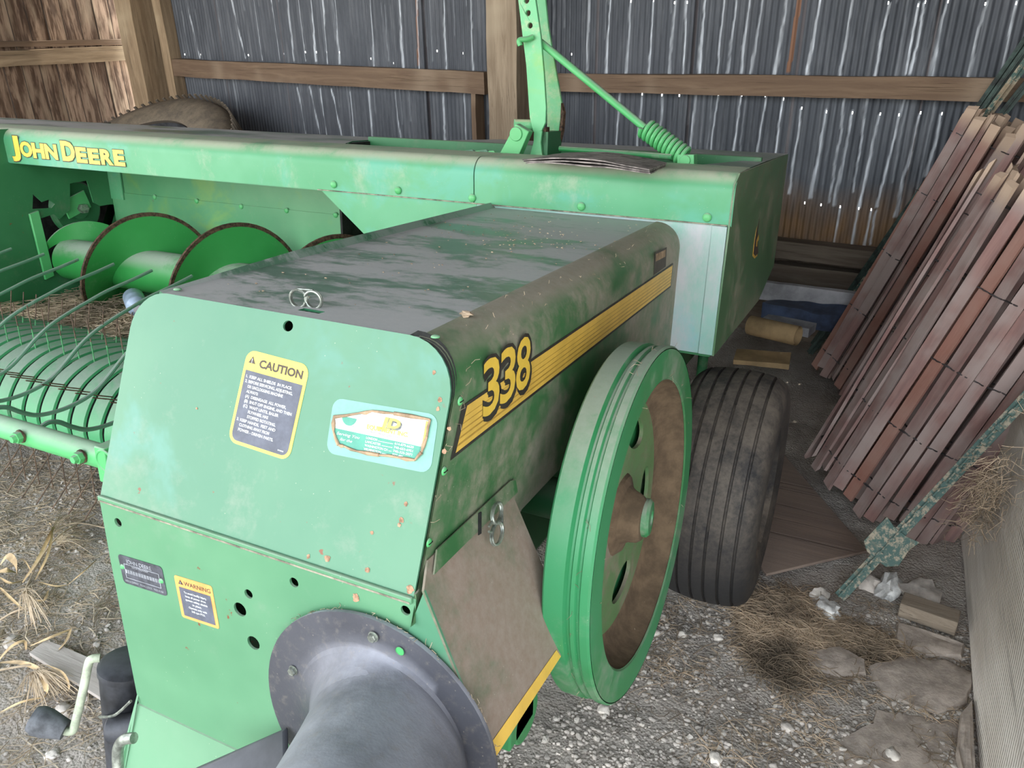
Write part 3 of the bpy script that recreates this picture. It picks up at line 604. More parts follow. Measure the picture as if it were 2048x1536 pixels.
# --- carrying wheel
TW = V((-.288, 2.045, .342)); q0 = M3I @ (TW - CAM); TX = M3I @ V((1, 0, 0)); TR = .349; hw = .132
prof = []
def crown(x): return TR - .020 * (x / hw) ** 2 - .045 * max(0, abs(x) / hw - .72) ** 1.5 * 3
ribs = [-.078, -.040, 0., .040, .078]
xs = []
for i in range(41):
    x = -hw * .93 + 2 * hw * .93 * i / 40; r = crown(x)
    xs.append((r, x))
prof = []
edges = sorted([g - .0035 for g in (-.092, -.055, -.018, .018, .055, .092)] + [g + .0035 for g in (-.092, -.055, -.018, .018, .055, .092)])
xs2 = sorted(set([round(x, 4) for _, x in xs] + [round(e - .0008, 4) for e in edges] + [round(e + .0008, 4) for e in edges]))
for x in xs2:
    r = crown(x)
    if any(abs(x - g) < .0036 for g in (-.092, -.055, -.018, .018, .055, .092)): r -= .010
    prof.append((r, x))
prof += [(TR - .055, hw), (TR - .10, hw + .004), (TR - .145, hw - .01), (TR - .158, hw - .03)]
prof = [(TR - .158, -hw + .03), (TR - .145, -hw + .01), (TR - .10, -hw - .004), (TR - .055, -hw)] + prof
mb = MB(); mb.lathe(prof, q0, TX, 72); tw = lab(bp('carrying_tire', mb, M['tire'], smooth=30), 'dusty black ribbed implement tire')
mb = MB(); mb.lathe([(TR - .15, .10), (TR - .17, .095), (TR - .18, .05), (.09, .02), (.05, .04), (0, .04)], q0, TX, 40); bp('wheel_rim', mb, M['stripe'], tw)
mb = MB(); mb.lathe([(TR - .15, -.10), (TR - .17, -.095), (TR - .18, -.05), (.09, -.02), (0, -.02)], q0, TX, 40); mb.tube([q0, q0 + V((-.5, 0, 0))], .04, 16); bp('wheel_axle', mb, GR['dark'], tw)
# --- main chamber: hood (two lengths), front of box, end cap
def hood(name, x0, x1, prof, mat):
    m = MB(); xs_ = [x0 + (x1 - x0) * i / 6 for i in range(7)]; m.grid([[V((x, y, z)) for x in xs_] for y, z in prof]); nn = len(m.v); m.add([p + V((0, .004, -.003)) for p in list(m.v)], [tuple(reversed(f)) for f in m.f]); return bp(name, m, mat, smooth=50)
hp_ = [(2.146, -.322), (2.146, -.305), (2.144, -.24)] + [(2.144 + .05 * (1 - math.cos(math.radians(a))), -.24 + .054 * math.sin(math.radians(a))) for a in (15, 30, 45, 60, 75, 90)]
HX = -1.142
hl = hood('hood_length', -4.5, HX - .002, hp_ + [(2.36, -.185)], GR['hood']); hr = hood('hood_length', HX + .002, -.362, hp_ + [(2.36, -.185)], GR['hood'])
lab(hl, 'long hood length over the pickup'); lab(hr, 'hood length over the bale chamber')
# top strips around the long opening
def tstrip(n, poly, mat='top', z=-.185, th=.004): m = MB(); m.prism([V((x, y, z)) for x, y in poly], V((0, 0, -th))); return bp(n, m, GR[mat], fix=True)
tstrip('hood_top', ((-4.5, 2.36), (-1.78, 2.36), (-1.85, 2.50), (-1.85, 2.76), (-4.5, 2.76)))
tstrip('hood_top', ((-1.85, 2.62), (-.36, 2.62), (-.345, 3.05), (-1.5, 3.05), (-1.65, 2.76), (-1.85, 2.76)))
mb = MB(); mb.box((-1.85, 2.60, -.235), (-.37, 2.622, -.172)); bp('opening_rail', mb, GR['dark'], bevel=.003)
tstrip('hood_top', ((-.50, 2.36), (-.362, 2.36), (-.36, 2.62), (-.42, 2.62)))
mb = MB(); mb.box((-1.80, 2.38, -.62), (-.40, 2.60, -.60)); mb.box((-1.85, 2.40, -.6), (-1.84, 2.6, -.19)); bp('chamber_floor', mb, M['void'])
mb = MB(); mb.box((-1.74, 2.1425, -.3235), (-.372, 2.149, -.3205)); bp('seam_dirt', mb, M['seam'])
mb = MB(); mb.box((-1.137, 2.150, -.69), (-.378, 2.158, -.318)); bp('box_front_sheet', mb, GR['boxf'])
mb = MB(); mb.box((-.412, 2.1455, -.69), (-.372, 2.152, -.326)); bp('corner_flange', mb, GR['boxf'], bevel=.001)
gd = [mp(640, 378, 1, 2.149), mp(735, 475, 1, 2.149)]; sl = gd[0] + (gd[1] - gd[0]) * 3.1
mb = MB(); mb.prism([gd[0], V((-1.135, 2.149, -.318)), V((-1.135, 2.149, sl.z)), sl], V((0, .005, 0))); bp('gusset_sheet', mb, GR['hood'], fix=True)
ec = [V((-.369, 2.143, -.215)), V((-.362, 2.16, -.186)), V((-.350, 3.06, -.186)), V((-.350, 3.10, -.60)), V((-.360, 2.87, -.688)), V((-.372, 2.148, -.692))]
mb = MB(); mb.prism(ec, V((.005, 0, 0))); cap = lab(bp('end_cap_sheet', mb, GR['cap'], fix=True), 'dark green end cap with oval emblem')
mb = MB(); mb.box((-.60, 2.16, -.70), (-.38, 2.87, -.69)); mb.box((-1.4, 2.95, -.6), (-.37, 3.04, -.19)); mb.prism([V((-.37, 2.87, -.69)), V((-.37, 3.09, -.60)), V((-1.3, 3.09, -.60)), V((-1.3, 2.87, -.69))], V((0, 0, .01))); bp('chamber_body', mb, GR['dark'])
mb = MB(); mb.box((-1.13, 2.3, -1.0), (-.60, 4.6, -.45)); bp('bale_chamber', mb, GR['dark'], bevel=.01)
# emblem
hitE = lambda x, y: mp(x, y, 0, -.3558)
ep = [(1529, 411), (1534, 420), (1533, 440), (1529, 470), (1523, 495), (1516, 510), (1509, 517), (1505, 512), (1507, 492), (1511, 465), (1517, 437), (1522, 420)]
ecn = sum((hitE(*p) for p in ep), V((0, 0, 0))) / len(ep)
mb = MB(); mb.prism([hitE(*p) for p in ep], V((.0006, 0, 0))); em = bp('oval_emblem', mb, M['stripe'], cap, fix=True)
mb = MB(); mb.prism([ecn + (hitE(*p) - ecn) * .90 + V((.0008, 0, 0)) for p in ep], V((.0004, 0, 0))); bp('emblem_field', mb, M['ink'], cap, fix=True)
deer = [(1525, 432), (1526, 437), (1524, 443), (1524, 447), (1521, 455), (1521, 463), (1523, 462), (1522, 478), (1521, 489), (1519.5, 489), (1519.5, 479), (1517, 479), (1514, 483), (1513, 493), (1511.5, 493), (1512, 481), (1514, 475), (1517, 468), (1519, 456), (1521, 446), (1522, 438)]
mb = MB(); mb.prism([hitE(*p) + V((.0014, 0, 0)) for p in deer], V((.0003, 0, 0))); bp('leaping_deer', mb, M['stripe'], cap, fix=True)
# brand lettering on the hood
HN = V((0, -1, 0)); hitH = lambda x, y: mp(x, y, 1, 2.1435)
for nm, mt, off, lift in (('lettering_outline', 'ink', .075, .0006), ('hood_lettering', 'yellow', .05, .0012)):
    mb = MB()
    def ch(s, x, y, hpx, wpx):
        O = hitH(x, y); w2 = (hitH(x + wpx, y + wpx * .09) - O).length; hh = (hitH(x, y - hpx) - O).length; letter(mb, s, O, (1, 0, 0), (0, 0, 1), hh, w2, off, 0, HN, lift)
    e = .8 if nm == 'lettering_outline' else 0
    for s, x, y, hpx, wpx in (('J', 24, 308, 35, 18), ('O', 43, 311, 27, 24), ('H', 67.5, 314, 27, 24), ('N', 92.5, 316, 27, 25), ('D', 126, 319, 36, 27), ('E', 154.5, 323, 28, 22), ('E', 179, 325.5, 28, 22), ('R', 203.5, 327, 28, 25), ('E', 229.5, 329, 29, 22)): ch(s, x - e, y + e * .6, hpx + e, wpx + 2 * e)
    bp(nm, mb, M[mt], hl)
for (px, py) in ((667, 369), (796, 381), (944, 396), (1162, 413), (1414, 435)): screw('hood_bolt', mp(px, py, 1, 2.143), (0, -1, 0), .0125)
# --- trough behind the auger
YB = 2.62; XS = -3.36
mb = MB(); mb.box((XS, YB, -.50), (-.9, YB + .005, -.20)); mb.box((XS, YB - .004, -1.12), (-.9, YB + .001, -.488)); bp('trough_back_sheet', mb, GR['inner'])
for (px, py) in ((309, 394), (393, 402), (482, 413), (573, 421), (671, 430)): screw('trough_bolt', mp(px, py, 1, YB - .005), (0, -1, 0), .012)
mb = MB(); mb.box((XS + .001, YB - .012, -.52), (XS + .085, YB - .005, -.20)); bp('corner_strip', mb, GR['hood'])
hitP = lambda x, y: mp(x, y, 0, XS)
so = [V((XS, 1.75, -.30)), V((XS, YB, -.19)), V((XS, YB, -1.15)), V((XS, 1.75, -1.15))]
so[0] = V((XS, 2.02, -.19)); so[3] = V((XS, 1.9, -1.15))
h1 = [hitP(*p) for p in ((140, 367), (174, 361), (187, 405), (200, 412), (218, 409), (238, 408), (246, 425), (240, 446), (200, 470), (150, 540), (95, 540), (82, 500), (72, 440), (108, 428), (120, 438), (140, 420))]
h2 = [hitP(*p) for p in ((66, 388), (84, 404), (98, 399), (110, 408), (103, 416), (65, 418))]
mb = MB(); mb.prism(so, V((-.005, 0, 0)), holes=[h1, h2]); bp('trough_side_sheet', mb, GR['dark'], fix=True)
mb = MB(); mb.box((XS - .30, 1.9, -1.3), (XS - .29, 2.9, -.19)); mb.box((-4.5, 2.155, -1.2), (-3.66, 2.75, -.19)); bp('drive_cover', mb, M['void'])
pc = mp(156, 416, 0, XS - .06); mb = MB(); mb.lathe([(0, 0), (.115, 0), (.125, .01), (.113, .02), (.125, .03), (.115, .04), (.05, .035), (.05, .05), (0, .05)], pc - V((.04, 0, 0)), (1, 0, 0), 36); pl = bp('drive_pulley', mb, GR['dark'])
mb = MB(); mb.lathe([(0, .03), (.022, .03), (.022, 0)], pc + V((.02, 0, 0)), (1, 0, 0), 6); bp('pulley_nut', mb, M['steel'], pl)
mb = MB(); q = pc + V((.035, -.03, .04)); mb.obox(pc + V((.02, -.02, .02)), (.004, 0, 0), (0, .06, .02), (0, -.012, .04)); bp('bearing_bracket', mb, GR['pipe'])
a_, b_ = hitP(64, 424), hitP(96, 555); mb = MB(); mb.obox((a_ + b_) / 2 + V((.01, 0, 0)), (.006, 0, 0), V((0, .022, .005)), (b_ - a_) / 2); bp('stripper_bar', mb, GR['pipe'], bevel=.002)
mb = MB(); mb.box((XS, 1.45, -1.35), (XS + .01, 1.98, -.98)); mb.box((XS - .02, 1.3, -1.4), (XS - .01, 2.05, -.60)); bp('pickup_end_sheet', mb, GR['dark'])
# --- auger
AY, AZ_, RT_, RF = 2.32, -.758, .092, .252
mb = MB(); mb.lathe([(0, 0), (RT_ * .8, 0), (RT_, .02), (RT_, 2.15), (0, 2.15)], V((XS + .02, AY, AZ_)), (1, 0, 0), 40); au = lab(bp('auger', mb, GR['auger'], smooth=40), 'green feed auger with worn rusty edges')
def helix(r0, r1, th, x_top, turns0, turns1, pitch, k=48):
    rows = [[], [], [], []]; n = int((turns1 - turns0) * k)
    for i in range(n + 1):
        t = turns0 + (turns1 - turns0) * i / n; a = 2 * PI * t; x = x_top - pitch * t
        e = V((0, -math.sin(a), math.cos(a))); kk = 1 if t < .78 else max(0, 1 - (t - .78) / .42)
        for rw, (r, dx) in zip(rows, ((r0, -th), (r1, -th), (r1, th), (r0, th))): rw.append(V((x + dx, AY, AZ_)) + e * (RT_ - .004 + (r - RT_ + .004) * kk))
    m = MB(); m.grid(rows + [rows[0]]); return m
PT = .49
fl = helix(RT_ - .004, RF - .014, .004, -2.80, -3.0, 1.19, PT); o = bp('auger_flight', fl, GR['auger'], au, smooth=40)
ed = helix(RF - .016, RF, .0045, -2.80, -3.0, .80, PT); lab(bp('flight_edge', ed, M['rust'], au, smooth=40), 'worn rusty flight edge')
# --- trough floor with pan
mb = MB(); mb.grid([[V((x, y, z)) for x in (XS, -1.14)] for y, z in ((1.74, -.93), (1.95, -.955), (2.15, -1.02), (2.35, -1.04), (2.62, -.98))]); bp('trough_floor', mb, GR['dark'], smooth=50)
# --- pickup bands, tines, rods
bprof = spline([(0, 1.63, -1.22), (0, 1.53, -1.19), (0, 1.455, -1.12), (0, 1.425, -1.04), (0, 1.437, -.975), (0, 1.49, -.905), (0, 1.56, -.868), (0, 1.63, -.855), (0, 1.72, -.858), (0, 1.86, -.885), (0, 2.0, -.925)], 4)
ppt = .0735; x = -3.33; k = 0; bands = []
proto = None
while x < -1.2:
    m = MB(); hwid = ppt * .5 - .008; rows = []
    for p in bprof: rows.append([p + V((x - hwid, 0, 0)), p + V((x - hwid * .92, 0, 0)), p + V((x + hwid * .92, 0, 0)), p + V((x + hwid, 0, 0))])
    for r_ in rows:
        c = V((x, 1.62, -1.05)); d = (c - r_[0]); d.x = 0; d.normalize(); r_[0] += d * .008; r_[3] += d * .008
    m.grid(rows); o = bp('pickup_band', m, GR['band'], smooth=50); bands.append(x); x += ppt
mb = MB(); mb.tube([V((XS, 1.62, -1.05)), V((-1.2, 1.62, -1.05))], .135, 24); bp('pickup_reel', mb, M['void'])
def tine(p, d, L, mat='tine', r=.0023, green=.45):
    p = V(p); d = V(d).normalized(); m = MB(); m.tube([p, p + d * L * green], r, 6); m2 = None
    o = bp('pickup_tine', m, M['tinegreen'] if green > .1 else M['tine'])
    if green < .95:
        m = MB(); m.tube([p + d * L * green, p + d * L], r * .95, 6); bp('tine_tip', m, M['tine'], o)
gx = [b + ppt / 2 for b in bands]
for i, g in enumerate(gx[:-1]):
    if -3.3 < g < -1.9: tine((g, 1.60, -.862), (-.05, .03, 1), .15)
    if -3.3 < g < -2.0: tine((g, 1.80, -.875), (-.02, .25, 1), .12, green=.2)
    if -2.95 < g < -1.85:
        tine((g, 1.485, -.905), (0, -1, .45), .13, green=.02)
        tine((g, 1.52, -1.18), (-.02, -.02, -1), .17, green=.05); tine((g, 1.47, -1.12), (0, -.75, -.66), .20, green=.05)
# pipe and wind-guard rods
PY, PZ = 1.075, -.818
mb = MB(); mb.tube([V((-2.9, PY, PZ)), V((-1.14, PY, PZ))], .0285, 24); bp('guard_pipe', mb, GR['pipe'])
rodp = [(1.985, -.643), (1.90, -.660), (1.79, -.679), (1.71, -.700), (1.645, -.718), (1.57, -.744), (1.51, -.776), (1.455, -.815), (1.405, -.846), (1.35, -.862), (1.285, -.867), (1.22, -.858), (1.178, -.834), (1.145, -.808), (1.115, -.800), (1.085, -.812)]
for i in range(9):
    xx = -1.8 - .2 * i + (0.0 if i < 3 else -.0 * i); jz = random.uniform(-.004, .004)
    m = MB(); m.tube(spline([V((xx, y, z + jz * min(1, (y - 1.08) * 2))) for y, z in rodp], 4), .0062, 8); bp('wind_guard_rod', m, GR['rod'])
for (px, py) in ((43, 872), (165, 912)):
    q = mp(px, py, 1, PY - .028); m = MB(); m.lathe([(0, .004), (.017, .004), (.017, 0)], q, (0, -1, 0), 20); o = bp('pipe_bolt', m, M['rust'], fix=True)
    m = MB(); m.lathe([(0, .026), (.009, .026), (.0105, .016), (.0145, .016), (.0145, .004)], q, (0, -1, 0), 6); bp('pipe_nut', m, GR['pipe'], o, fix=True, smooth=20)
q = mp(213, 921, 1, PY - .035); m = MB(); m.tube([q + V((.026 * math.cos(a), -.004, .026 * math.sin(a))) for a in [math.radians(40 + 290 * i / 18) for i in range(19)]], .0035, 7); bp('ring_pin', m, GR['pipe'])
mb = MB(); q = mp(222, 893, 1, PY); mb.box((q.x - .004, PY - .04, PZ - .04), (q.x + .03, PY + .04, PZ + .05)); bp('pipe_clamp', mb, GR['pipe'], bevel=.003)
m = MB(); q = mp(108, 462, 0, XS + .09)
# --- lift lever, rod, spring on top
def pl(pts, y): return [mp(px, py, 1, y) for px, py in pts]
ph = [(1056, 26), (1060, 51)]
y1_ = 2.47
holes_ = [[mp(cx, cy, 1, y1_) + V((a, 0, b)) for a, b in circ(0, 0, .0085, 12)] for cx, cy in ((1053, 1), (1056, 26), (1060, 51))]
mb = MB(); mb.prism(pl([(1028, -60), (1063, -60), (1071, 0), (1081, 70), (1088, 150), (1092, 215), (1091, 245), (1083, 262), (1066, 264), (1059, 235), (1052, 130), (1042, 50), (1036, 0)], y1_), V((0, .012, 0)), holes=holes_); lv = lab(bp('lift_lever', mb, GR['lever'], fix=True, bevel=.002), 'upright two-bar lift lever')
mb = MB(); mb.prism(pl([(1068, 262), (1084, 262), (1081, 285), (1084, 311), (1060, 311), (1067, 285)], y1_ - .004), V((0, .010, 0))); bp('lever_foot', mb, GR['lever'], lv, fix=True)
mb = MB(); mb.prism(pl([(1080, 262), (1091, 254), (1092, 285), (1083, 311), (1079, 290)], y1_ + .01), V((.006, .02, 0))); bp('worn_edge', mb, M['rust'], lv, fix=True)
y2_ = 2.60
mb = MB(); mb.prism(pl([(1063, -60), (1085, -60), (1091, 0), (1096, 50), (1110, 130), (1123, 205), (1121, 235), (1127, 250), (1108, 308), (1093, 308), (1094, 230), (1080, 90), (1070, 0)], y2_), V((0, .012, 0))); bp('lever_rear_bar', mb, GR['lever'], lv, fix=True, bevel=.002)
mb = MB(); mb.prism(pl([(1122, 206), (1127, 225), (1124, 262), (1113, 308), (1107, 308), (1118, 260), (1121, 235)], y2_ - .01), V((.004, .012, 0))); bp('worn_edge', mb, M['rust'], lv, fix=True)
for yy_, zz_ in ((1070, 0),): pass
mb = MB(); mb.box((mp(1093, 275, 1, 2.55).x, 2.48, -.21), (mp(1112, 275, 1, 2.55).x, 2.60, -.12)); bp('lever_spacer', mb, GR['dark'], lv)
e1 = mp(1041, 83, 1, 2.44); e2 = mp(1066, 74, 1, 2.465); mb = MB(); mb.tube(spline([e1 + V((0, 0, -.012)), e1 + V((-.004, 0, .004)), e1.lerp(e2, .5), e2], 5), .0085, 10); bp('hook_end', mb, GR['pipe'], lv)
r0, r1 = mp(1088, 90, 1, 2.50), mp(1290, 256, 1, 2.42)
mb = MB(); mb.tube([r0, r1], .0115, 14); mb.tube([r0, r0 - (r1 - r0).normalized() * .04], .0115, 12); lr = lab(bp('lift_rod', mb, GR['pipe']), 'long green lift rod')
s1 = mp(1375, 318, 1, 2.40); mb = MB(); dS = (s1 - r1); u_, w__, d_ = basis(dS); pts = []
for i in range(10 * 14 + 1): a = 2 * PI * i / 14; pts.append(r1 + dS * (i / (10 * 14) * .93) + (u_ * math.cos(a) + w__ * math.sin(a)) * .027)
mb.tube(pts, .0068, 8); bp('coil_spring', mb, GR['pipe'], lr); mb = MB(); mb.tube([r1, s1], .009, 10); bp('spring_core', mb, GR['dark'], lr)
mb = MB(); bq = pl([(1354, 309), (1388, 309), (1388, 336), (1354, 336)], 2.37); mb.prism(bq, V((0, .045, 0))); bk = bp('spring_block', mb, GR['pipe'], fix=True, bevel=.002)
q = mp(1370, 321, 1, 2.369); mb = MB(); mb.lathe([(0, .004), (.015, .004), (.016, 0)], q, (0, -1, 0), 20); bp('pivot_pin', mb, GR['pipe'], bk)
mb = MB(); mb.prism(pl([(1031, 247), (1058, 263), (1037, 312), (997, 311)], 2.40), V((0, .035, 0))); lk = bp('link_arm', mb, GR['pipe'], fix=True, bevel=.003)
q = mp(1032, 268, 1, 2.399); mb = MB(); mb.lathe([(0, .004), (.021, .004), (.023, 0)], q, (0, -1, 0), 24); bp('pivot_pin', mb, GR['pipe'], lk)
mb = MB(); q = mp(1045, 250, 1, 2.47); mb.tube([q + V((-.03, 0, .0)), q + V((.05, .05, 0))], .018, 14); bp('cross_tube', mb, GR['lever'], lk)
for k in range(5):
    q = mp(925 + k * 14, 306 - (2 if k % 2 else 0), 1, 2.39); mb = MB(); mb.obox(q, (.013, 0, .002), (0, .003, 0), (0, 0, .007)); mb.lathe([(0, .006), (.008, .006), (.008, -.006)], q + V((.012, 0, 0)), (0, -1, 0), 10); bp('chain_link', mb, GR['rod'] if k % 2 else GR['pipe'], bevel=.001)
mb = MB(); a_ = mp(1120, 297, 2, -.17); b_ = mp(1345, 314, 2, -.17); mb.tube([a_, b_], .009, 10); bp('tie_rod', mb, GR['wheel'])
mb = MB(); mb.tube([V((-.545, 2.96, -.66)), V((-.535, 2.9, -1.25))], .02, 14); bp('stand_leg', mb, GR['wheel'])
mb = MB()
pts = []
for i in range(16 * 10 + 1): a = 2 * PI * i / 10; pts.append(V((-.46, 3.05, -.66 - .16 * i / 160)) + V((math.cos(a), math.sin(a), 0)) * .022)
mb.tube(pts, .006, 6); bp('corrugated_hose', mb, M['black'])
# --- jack with crank
JT, JB = V((-1.238, .835, -1.112)), V((-1.262, .80, -1.60))
mb = MB(); d_ = (JB - JT); mb.lathe([(0, -.006), (.052, -.005), (.060, -.001), (.0605, .012), (.058, .016), (.057, .2), (.057, d_.length)], JT, d_, 40); jk = lab(bp('tongue_jack', mb, M['black'], fix=True), 'black tongue jack with pale crank')
cr = [mp(200, 1316, 1, .80), mp(184, 1318, 1, .79), mp(177, 1328, 1, .785), mp(166, 1382, 1, .77), mp(150, 1448, 1, .755), mp(144, 1462, 1, .75), mp(128, 1462, 1, .745)]
mb = MB(); mb.tube(spline(cr, 5), .0085, 12); bp('jack_crank', mb, M['crank'], jk)
g0, g1 = mp(131, 1460, 1, .745), mp(68, 1438, 1, .72); dd_ = (g1 - g0); L = dd_.length
mb = MB(); mb.lathe([(.0, 0), (.020, .0), (.022, .01), (.029, L * .6), (.030, L * .85), (.025, L * 1.05), (.0, L * 1.1)], g0, dd_, 28); bp('crank_grip', mb, M['grip'], jk, fix=True)
mb = MB(); c0 = mp(236, 1432, 1, .78); c0 = mp(250, 1440, 1, .79); mb.tube([c0 + V((-.005, -.03, 0)), c0 + V((.12, .03, .02))], .028, 28); bp('jack_mount_tube', mb, M['black'], jk, bevel=.004)
q = mp(281, 1430, 1, .74)
mb = MB(); mb.tube(spline([mp(268, 1476, 1, .66), mp(247, 1480, 1, .655), mp(236, 1500, 1, .65), mp(237, 1545, 1, .64)], 5), .0095, 12); bp('jack_pin', mb, M['steel'], jk)
mb = MB(); mb.tube(spline([mp(200, 1434, 1, .775), mp(230, 1430, 1, .76), mp(262, 1402, 1, .77)], 5), .003, 6); bp('pin_chain', mb, M['steel'], jk)
# ================================================================== THE SHED
def gh(x, y):
    p = V((x, y, 0))
    h = .020 * noise.noise(p * 1.1) + .010 * noise.noise(p * 4.3 + V((3, 0, 0))) + .007 * noise.noise(p * 13) + .004 * noise.noise(p * 31)
    return h - .006
def axis(a, b, fine0, fine1, st, coarse):
    o = []; x = a
    while x < b:
        o.append(x); x += st if fine0 <= x <= fine1 else coarse
    o.append(b); return o
xs_ = axis(-7, 1.6, -3.2, 1.0, .014, .09); ys_ = axis(-14, 5.2, .45, 3.3, .014, .09)
ys_ = [-14, -9, -6, -4, -2.5] + [y for y in ys_ if y > -1.5]
mb = MB(); mb.grid([[V((x, y, gh(x, y) if y > -2 else 0)) for x in xs_] for y in ys_]); struct('floor', mb, M['ground'], smooth=180)
mb = MB(); mb.grid([[V((x, y, -.03)) for x in (-40, 40)] for y in (-40, -1.4)]); struct('floor_yard', mb, flat('pale_yard_gravel', '#aaa294', .95, var=.1, sc=3))  # unseen outside ground, added to bounce daylight into the shed
DW = 4.2
uc = WL(305, 205, DW).dot(WX)          # corner along the wall
ur = 2.0
# corrugated tin with real nail holes; stains and a painted foot glow carried as a vertex attribute
seams = [WL(x, y, DW).dot(WX) for x, y in ((425, 0), (574, 171), (850, 130), (1194, 0), (1391, 0), (1590, 150), (1830, 250))]
u0, u1 = uc, 1.45
zs = []; z = .50
while z < 3.4: zs.append(z); z += .0125 if z < 1.95 else .12
st = .0052; nu = int((u1 - u0) / st)
rs = random.Random(5); streaks = []          # (u at top, z top, z bottom, width, wobble seed, strength)
def spx(x0, y0, x1, y1, w_=.006, s_=1.): p, q = WL(x0, y0, DW), WL(x1, y1, DW); streaks.append((p.dot(WX), p.z, q.z, q.dot(WX), w_, s_, rs.random() * 50))
for x0, y0, x1, y1, w_ in ((460, 0, 488, 116, .006), (505, 0, 522, 118, .007), (540, 0, 557, 118, .004), (575, 0, 588, 118, .004), (598, 0, 611, 120, .006), (622, 0, 632, 122, .006), (645, 0, 655, 124, .006), (670, 0, 679, 126, .006), (372, 0, 399, 112, .004), (740, 0, 748, 130, .004), (798, 0, 806, 134, .007), (834, 0, 838, 136, .003), (885, 0, 890, 138, .004), (939, 0, 944, 140, .006),
        (1177, 0, 1172, 140, .003), (1220, 0, 1212, 144, .006), (1262, 2, 1252, 144, .006), (1306, 3, 1298, 146, .006), (1350, 5, 1338, 148, .006), (1373, 5, 1365, 148, .003), (1408, 4, 1396, 148, .009), (1447, 0, 1432, 148, .005), (1470, 0, 1454, 146, .006), (1497, 0, 1480, 146, .008), (1523, 0, 1501, 146, .007), (1573, 0, 1549, 148, .009), (1640, 2, 1614, 148, .008), (1706, 0, 1680, 150, .007), (1778, 8, 1750, 150, .007), (1836, 12, 1812, 146, .004), (1850, 8, 1820, 148, .006), (1894, 4, 1860, 152, .009), (1970, 8, 1936, 154, .006), (2032, 8, 2002, 150, .006),
        (620, 176, 640, 270, .006), (640, 180, 654, 272, .004), (664, 182, 684, 274, .006), (700, 184, 708, 276, .004), (738, 184, 746, 280, .005), (790, 186, 802, 280, .003), (884, 190, 888, 286, .006), (926, 190, 930, 288, .004), (595, 176, 612, 268, .004),
        (1240, 188, 1232, 290, .005), (1284, 188, 1274, 290, .006), (1325, 190, 1318, 296, .006), (1390, 190, 1378, 300, .008), (1435, 190, 1420, 306, .006), (1482, 192, 1464, 306, .006), (1530, 195, 1512, 308, .006), (1565, 200, 1548, 312, .004), (1603, 218, 1578, 384, .007), (1652, 222, 1622, 392, .009), (1690, 196, 1660, 400, .004), (1704, 226, 1668, 410, .009), (1735, 196, 1706, 380, .004), (1758, 230, 1718, 415, .007), (1800, 232, 1754, 410, .007), (1838, 228, 1790, 430, .008), (1882, 230, 1852, 350, .008), (1808, 196, 1800, 230, .005),
        (1680, 418, 1668, 482, .005), (1716, 420, 1702, 490, .006), (1742, 424, 1728, 492, .007), (1750, 424, 1742, 488, .004)): spx(x0, y0, x1, y1, w_, rs.uniform(.65, 1.))
for i in range(110):
    uu = rs.uniform(u0, u1); za = rs.choice((1.95, 1.72, 1.25, 1.25)) + rs.uniform(-.02, .02); streaks.append((uu, za, za - rs.uniform(.15, .5), uu, rs.uniform(.002, .006), rs.uniform(.05, .22), rs.random() * 50))
rusts = [(WL(1600, 2, DW).dot(WX), WL(1575, 146, DW).dot(WX)), (WL(834, 0, DW).dot(WX), WL(838, 136, DW).dot(WX))]
hpx = [(1262, 3), (1306, 3), (1350, 5), (1373, 5), (1778, 7), (1836, 11), (1850, 7), (1894, 4), (1970, 7), (2032, 8), (1284, 188), (1325, 188), (1359, 189), (1435, 190), (1482, 191), (1530, 193), (1565, 199), (1603, 217), (1653, 221), (1704, 226), (1759, 230), (1799, 231), (1840, 228), (1882, 229), (1609, 404), (1643, 410), (1680, 415), (1717, 417), (1743, 420), (1141, 107), (611, 104), (632, 104), (653, 104), (678, 104), (741, 118), (872, 104), (924, 108), (568, 108), (494, 110), (369, 110), (401, 110), (788, 126)]
hset = set()
zi = lambda zq: max(0, min(len(zs) - 2, int((zq - zs[0]) / .0125)))
for px, py in hpx:
    p = WL(px, py, DW); iu = int((p.dot(WX) - u0) / st); hset.add((zi(p.z), iu)); 
rows = []; stain_and_glow = []
cols = [[0, 0, 0] for _ in range((nu + 1) * len(zs))]
for j, z in enumerate(zs):
    rw = []
    for i in range(nu + 1):
        u = u0 + i * st; sheet = sum(1 for s_ in seams if s_ < u); d = DW + .0045 * math.cos(2 * PI * u / .0318 + sheet) + .012 * (sheet % 2)
        rw.append(wall(u, d, z))
    rows.append(rw)
def put(j, i, c, v):
    if 0 <= i <= nu and 0 <= j < len(zs): k = j * (nu + 1) + i; cols[k][c] = max(cols[k][c], v)
for (ua, za, zb, ub, w_, s_, sd) in streaks:
    for j, z in enumerate(zs):
        if zb - .01 <= z <= za + .01:
            t = (za - z) / max(.01, za - zb); uu = ua + (ub - ua) * t + .007 * noise.noise(V((sd, z * 7, 0))) + .003 * noise.noise(V((sd, z * 25, 3)))
            ww = w_ * (.6 + .8 * t + .5 * noise.noise(V((sd, z * 11, 9)))); ic = (uu - u0) / st; r_ = max(1.2, ww / st)
            for i in range(int(ic - r_ - 1), int(ic + r_ + 2)):
                e = 1 - abs(i - ic) / r_
                if e > 0: put(j, i, 0, s_ * min(1, e * 1.8) * (.75 + .5 * noise.noise(V((i, z * 20, sd)))))
ul, ul2 = WL(1560, 470, DW).dot(WX), WL(1590, 400, DW).dot(WX)
